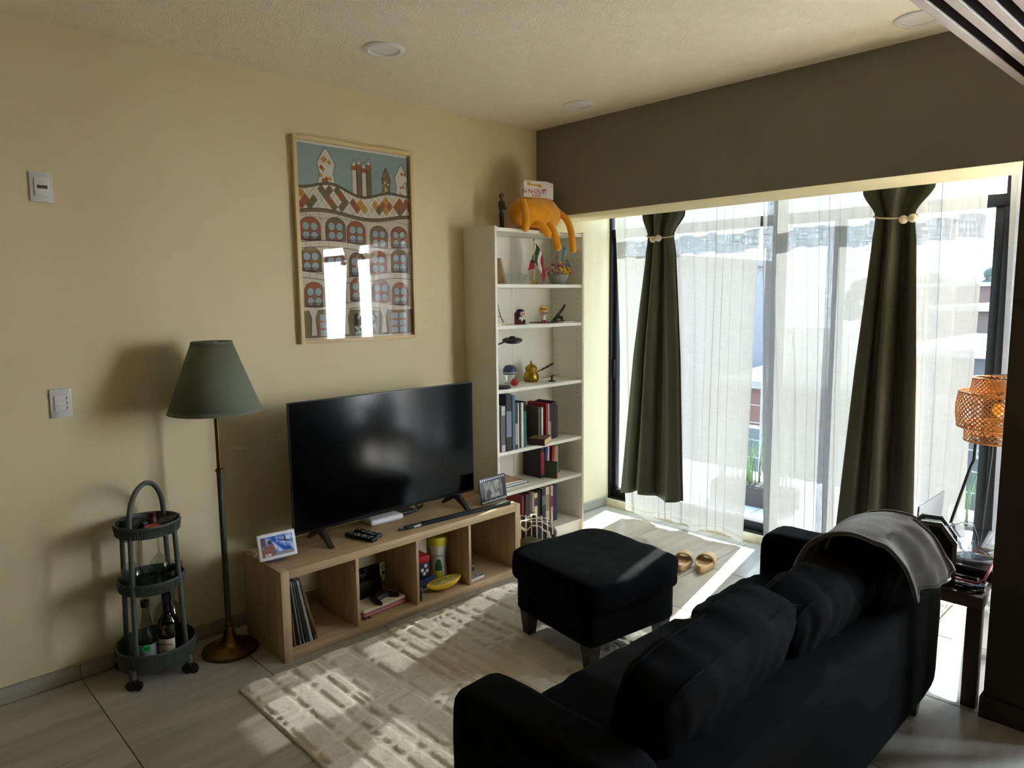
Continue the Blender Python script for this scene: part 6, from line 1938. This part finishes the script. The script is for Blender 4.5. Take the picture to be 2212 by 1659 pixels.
# ---- woven tripod lamp
LX, LY = 2.597, 2.985
wl_ = thing('woven_tripod_lamp', 'woven bamboo lamp on thin black bent legs in front of the window', 'floor lamp', (LX, LY, 0))
M_bam = pm('honey_bamboo', (204, 142, 72), 0.5, var=0.22, vscale=50)
def weave(r0, z0, r1, z1, n, name, bulge=0.0):
    sh_ = None
    b1 = []
    Hh_ = z1 - z0
    tw_ = (Hh_ / ((r0 + r1) / 2)) * 1.0
    grp = B()
    for d in (-1, 1):
        for k in range(n):
            a0 = 2 * math.pi * k / n
            pts = []
            for q in range(9):
                u = q / 8
                r = r0 + (r1 - r0) * u + bulge * math.sin(math.pi * u) + 0.0012 * d
                a = a0 + d * tw_ * u
                pts.append((r * math.cos(a), r * math.sin(a), z0 + Hh_ * u))
            # flat strip
            vs, fs = [], []
            for q, p in enumerate(pts):
                c = Vector(p)
                nrm = Vector((p[0], p[1], 0)).normalized()
                nx = Vector(pts[min(8, q + 1)]) - Vector(pts[max(0, q - 1)])
                s = nrm.cross(nx).normalized() * 0.0026
                vs += [c - s - nrm * 0.0005, c + s - nrm * 0.0005, c + s + nrm * 0.0005, c - s + nrm * 0.0005]
            for q in range(8):
                for j in range(4):
                    j2 = (j + 1) % 4
                    fs.append((q * 4 + j, q * 4 + j2, q * 4 + 4 + j2, q * 4 + 4 + j))
            grp.raw(vs, fs)
    o = grp.out(name, M_bam, wl_, smooth=0)
    o['kind'] = 'stuff'
    for r, z_ in ((r0, z0), (r1, z1)):
        B().tube([((r + 0.001) * math.cos(a), (r + 0.001) * math.sin(a), z_) for a in [2 * math.pi * q / 48 for q in range(48)]], 0.0042, 6, closed=True).out('rim', M_bam, o)
    return o
weave(0.128, 0.925, 0.132, 1.005, 40, 'lower_weave')
weave(0.160, 0.990, 0.160, 1.150, 46, 'middle_weave', 0.010)
weave(0.118, 1.140, 0.108, 1.215, 36, 'upper_weave')
# spokes joining the tiers
for z_, r in ((1.215, 0.108), (0.93, 0.128)):
    for k in range(3):
        a = k * 2.094 + 0.6
        B().tube([(0, 0, z_ - 0.005), (r * math.cos(a), r * math.sin(a), z_)], 0.0025, 6).out('spoke', M_blackm, wl_)
B().tube([(-0.045, 0, 1.205), (-0.045, 0, 1.232), (0.045, 0, 1.232), (0.045, 0, 1.205)], 0.003, 6).out('carry_loop', M_blackm, wl_, (0, 0, 0), (0, 0, 0.8))
for a in (3.75, 0.1, 1.95):
    c, s = math.cos(a), math.sin(a)
    B().tube([(0.085 * c, 0.085 * s, 0.935), (0.088 * c, 0.088 * s, 0.83), (0.10 * c, 0.10 * s, 0.80), (0.30 * c, 0.30 * s, 0.0)], 0.0068, 8).out('leg', M_blackm, wl_)
bu = B().ball(0.024, (0, 0, 1.07), (1, 1, 1.35), 16, 10).out('bulb', pm('amber_bulb', (255, 140, 40), 0.4, emit=0.12), wl_)
B().lathe([(0.014, 1.10), (0.014, 1.15)], 14).out('socket', M_blackm, wl_)

# ---- dark dining table beyond the pillar (it shows mirrored in the television)
dt = thing('dining_table', 'dark wooden dining table mirrored in the television screen', 'dining table', (4.25, 1.75, 0))
M_dt = wood_mat('dark_walnut_table', (40, 28, 20), (60, 42, 30), 'Y', 1.0, 0.5, 0.05)
bx('table_top', (-0.55, -0.95, 0.71), (0.65, 0.95, 0.745), M_dt, dt, 0.004)
for x in (-0.48, 0.58):
    for y in (-0.88, 0.88):
        bx('leg', (x - 0.03, y - 0.03, 0), (x + 0.03, y + 0.03, 0.7095), M_dt, dt, 0.003)

sbd = thing('added_shade_cabinet', 'unseen dark cabinet added beyond the pillar to shade the floor', 'cabinet', (3.10, 1.30, 0))  # added out of view to keep daylight off the floor by the pillar
M_sb = wood_mat('added_cabinet_walnut', (34, 24, 18), (50, 36, 26), 'Y', 1.0, 0.5, 0.05)
bx('carcass', (0, 0, 0.06), (0.40, 0.82, 0.80), M_sb, sbd, 0.004)
bx('plinth', (0.02, 0.02, 0), (0.38, 0.80, 0.0595), M_blackm, sbd, 0.002)
for k in range(2):
    d_ = bx('door', (-0.018, 0.01 + 0.405 * k, 0.08), (-0.0005, 0.405 * (k + 1) + 0.004, 0.78), M_sb, sbd, 0.002)
    box('handle', (0.012, 0.12, 0.012), (-0.015, 0, 0.26), M_brass, d_, 0.003)
# ================================================================ balcony and street
struct(bx('floor_balcony', (-3, 3.52, -0.16), (6.5, 5.2, -0.02), pm('balcony_slab', (60, 62, 66), 0.4, var=0.15, vscale=6), None, 0))
M_bal = pm('balcony_tile', (218, 220, 222), 0.3, var=0.18, vscale=9)
bt0 = None
btl = bpy.data.objects['floor_balcony']
for i in range(14):
    for j in range(5):
        loc = Vector((-1.0 + 0.42 * i, 3.68 + 0.335 * j, -0.016)) - btl.location
        if bt0 is None:
            bt0 = B().box((0.412, 0.325, 0.008), (0, 0, 0), None, 0.001, 1).out('tile', M_bal, btl, loc)
        else:
            dup(bt0, 'tile', btl, loc)
# railing of posts and cables
rl_ = thing('balcony_railing', 'thin steel cable railing along the outer balcony edge', 'railing', (0, 5.1, -0.02))
M_rail = pm('rail_steel', (120, 122, 124), 0.3, metal=0.7)
for k in range(7):
    bx('post', (-2.2 + 1.3 * k - 0.015, -0.015, 0), (-2.2 + 1.3 * k + 0.015, 0.015, 1.0), M_rail, rl_, 0.002)
for k in range(6):
    B().tube([(-2.2, 0, 0.16 + 0.16 * k), (5.6, 0, 0.16 + 0.16 * k)], 0.004, 6).out('cable', M_rail, rl_)
# planters with long grassy leaves
M_plt = pm('charcoal_planter', (44, 42, 42), 0.6)
M_lf = pm('long_green_leaf', (70, 116, 38), 0.5, rgb2=(130, 168, 70), vscale=9)
def planter(lab, x0, x1, y, seed, n):
    t = thing('leaf_planter', lab, 'planter', ((x0 + x1) / 2, y, -0.012), 0, 'planters on the balcony')
    w = (x1 - x0) / 2
    b = B()
    b.box((2 * w, 0.20, 0.15), (0, 0, 0.075), None, 0.004, 2)
    b.out('trough', M_plt, t)
    bx('soil', (-w + 0.012, -0.088, 0.1502), (w - 0.012, 0.088, 0.156), pm('potting_soil', (40, 30, 24), 0.95), t, 0)
    rr = random.Random(seed)
    for k in range(n):
        x, yy = rr.uniform(-w * 0.92, w * 0.92), rr.uniform(-0.07, 0.07)
        h, a, ln = rr.uniform(0.30, 0.52), rr.uniform(0, 6.28), rr.uniform(0.02, 0.11)
        wd = rr.uniform(0.006, 0.011)
        vs, fs = [], []
        for q in range(6):
            u = q / 5
            c = Vector((ln * u * u * math.cos(a), ln * u * u * math.sin(a), 0.15 + h * u * (1 - 0.12 * u)))
            s = Vector((-math.sin(a), math.cos(a), 0)) * wd * (1 - u) ** 0.6 + Vector((0, 0, 0))
            nn = Vector((math.cos(a), math.sin(a), 0)) * wd * 0.25
            vs += [c - s, c + nn, c + s]
        for q in range(5):
            for j in range(2):
                fs.append((q * 3 + j, q * 3 + j + 1, q * 3 + j + 4, q * 3 + j + 3))
        b = B(); b.raw(vs, fs)
        b.out('leaf', M_lf, t, (x, yy, 0), smooth=180)
planter('dark planter with long green leaves seen through the curtain gap', 0.45, 1.10, 4.25, 2, 46)
planter('dark planter with long green leaves behind the woven lamp', 1.98, 2.72, 4.25, 3, 60)
# marigolds
mp_ = thing('marigold_pot', 'black pot of orange marigolds on the balcony by the window frame', 'flower pot', (-0.455, 4.10, -0.012))
B().lathe([(0.0, 0), (0.060, 0), (0.078, 0.11), (0.082, 0.112), (0.082, 0.12), (0.072, 0.12), (0.068, 0.10), (0.0, 0.10)], 28).out('pot', M_plt, mp_)
M_mar = pm('marigold_orange', (236, 120, 10), 0.7, rgb2=(255, 160, 20), vscale=80)
M_mlf = pm('marigold_leaf', (64, 118, 34), 0.6, rgb2=(120, 164, 60), vscale=20)
rr = random.Random(9)
fl = None
for k in range(16):
    p = (rr.uniform(-0.13, 0.13), rr.uniform(-0.11, 0.11), 0.30 + rr.uniform(-0.05, 0.16))
    B().tube([(p[0] * 0.3, p[1] * 0.3, 0.10), (p[0] * 0.8, p[1] * 0.8, p[2] * 0.6), p], 0.0025, 5).out('stem', M_mlf, mp_)
    if fl is None:
        b = B()
        for q in range(26):
            g = q * 2.4
            r = 0.030 * math.sqrt(q / 26)
            b.ball(0.010, (r * math.cos(g), r * math.sin(g), 0.014 - r * 0.5), (1, 1, 0.8), 6, 4)
        fl = b.out('bloom', M_mar, mp_, p, smooth=80)
    else:
        dup(fl, 'bloom', mp_, p, (rr.uniform(-0.7, 0.7), rr.uniform(-0.7, 0.7), 0))
lf = None
for k in range(110):
    p = (rr.uniform(-0.12, 0.12), rr.uniform(-0.11, 0.11), rr.uniform(0.10, 0.33))
    if lf is None:
        b = B(); b.raw([(0, 0, 0), (0.012, 0.010, 0.006), (0.042, 0, 0.0), (0.012, -0.010, 0.006)], [(0, 1, 2, 3)])
        lf = b.out('leaf', M_mlf, mp_, p, (0, 0, rr.uniform(0, 6)), smooth=0)
    else:
        dup(lf, 'leaf', mp_, p, (rr.uniform(-0.7, 0.7), rr.uniform(-0.7, 0.7), rr.uniform(0, 6.3)))
# street ground and far houses
struct(bx('ground', (-90, 5.6, -6.2), (60, 160, -6.0), pm('street_asphalt', (126, 124, 120), 0.9), None, 0))
def house(lab, x0, x1, y0, d, zt, col, wrows, wcols, roofc=(120, 116, 112), wz=1.3, name='town_house'):
    t = thing(name, lab, 'building', ((x0 + x1) / 2, y0, -6.0), 0, 'houses across the street')
    w, h = x1 - x0, zt + 6.0
    bx('walls', (-w / 2, 0, 0), (w / 2, d, h), pm('plaster_%d_%d_%d' % col, col, 0.9, var=0.1, vscale=0.6), t, 0.01)
    bx('roof_slab', (-w / 2 - 0.15, -0.2, h), (w / 2 + 0.15, d + 0.1, h + 0.18), pm('roof_%d_%d_%d' % roofc, roofc, 0.9), t, 0.01)
    for r in range(wrows):
        for c in range(wcols):
            cx = -w / 2 + w * (c + 0.5) / wcols
            z0 = h - 2.2 - r * 2.8
            f = bx('window', (cx - 0.55, -0.06, z0), (cx + 0.55, -0.005, z0 + wz), pm('house_window_frame', (150, 150, 150), 0.6), t, 0.005)
            for q in (-1, 1):
                box('pane', (0.46, 0.02, wz - 0.16), (q * 0.26, -0.03, 0), pm('house_window_glass', (40, 52, 62), 0.1), f, 0)
    return t
house('grey corner house across the street with paired windows', -13.5, -6.6, 14.0, 6, 2.4, (112, 114, 120), 2, 5)
sg = thing('shop_sign', 'maroon shop sign with white letters below the grey corner house', 'sign', (-8.0, 13.6, -1.75))
bx('board', (-1.6, 0, 0), (1.6, 0.12, 1.05), pm('maroon_board', (84, 30, 52), 0.6), sg, 0.01)
text('lettering', 'COY', 0.55, pm('sign_white', (210, 206, 204), 0.6), sg, (-0.05, -0.012, 0.55), (math.pi / 2, 0, 0), ext=0.01)
bx('brick_panel', (-1.5, 0.0, 1.10), (1.5, 0.10, 1.75), pm('terracotta_panel', (150, 96, 66), 0.8), sg, 0.01)
house('low brick house with a flat roof across the street', -6.2, -2.6, 15.0, 6, -0.6, (92, 60, 50), 1, 3)
house('dark workshop with a metal roof opposite the balcony', -2.3, 2.2, 17.0, 7, 0.2, (66, 68, 72), 1, 3, (190, 192, 194))
house('white roofed house farther up the street', -4.0, 1.2, 26.0, 8, 1.0, (96, 78, 74), 2, 4, (214, 216, 218))
house('brown block of flats in the distance', -9.0, 0.5, 40.0, 9, 1.9, (96, 74, 70), 2, 7, (200, 204, 208))
house('pale house beyond the pillar across the street', 2.8, 8.5, 16.0, 6, 1.4, (104, 100, 96), 2, 4)
M_tree = pm('distant_leaf_mass', (40, 58, 52), 0.9, rgb2=(66, 86, 74), vscale=3)
rr = random.Random(3)
for k, (x, y, h) in enumerate(((-20.0, 64, 9.0), (-14.6, 62, 9.2), (-9.4, 60, 9.8), (-4.2, 63, 9.3), (1.0, 61, 9.4), (6.2, 62, 9.0))):
    t = thing('distant_tree', 'dark bushy tree on the skyline, %s from the left' % ords[k], 'tree', (x, y, -6.0), 0, 'trees on the skyline')
    B().tube([(0, 0, 0), (0, 0, h * 0.6)], 0.25, 8).out('trunk', pm('tree_bark', (60, 48, 40), 0.9), t)
    b = B()
    for q in range(26):
        a, e, r = rr.uniform(0, 6.28), rr.uniform(-0.5, 1.5), rr.uniform(0.8, 1.7)
        b.ball(rr.uniform(0.5, 0.9), (r * math.cos(a) * math.cos(e), r * math.sin(a) * math.cos(e), h * 0.72 + r * 1.2 * math.sin(e)), (1, 1, 0.8), 8, 6)
    b.out('crown', M_tree, t, smooth=80)
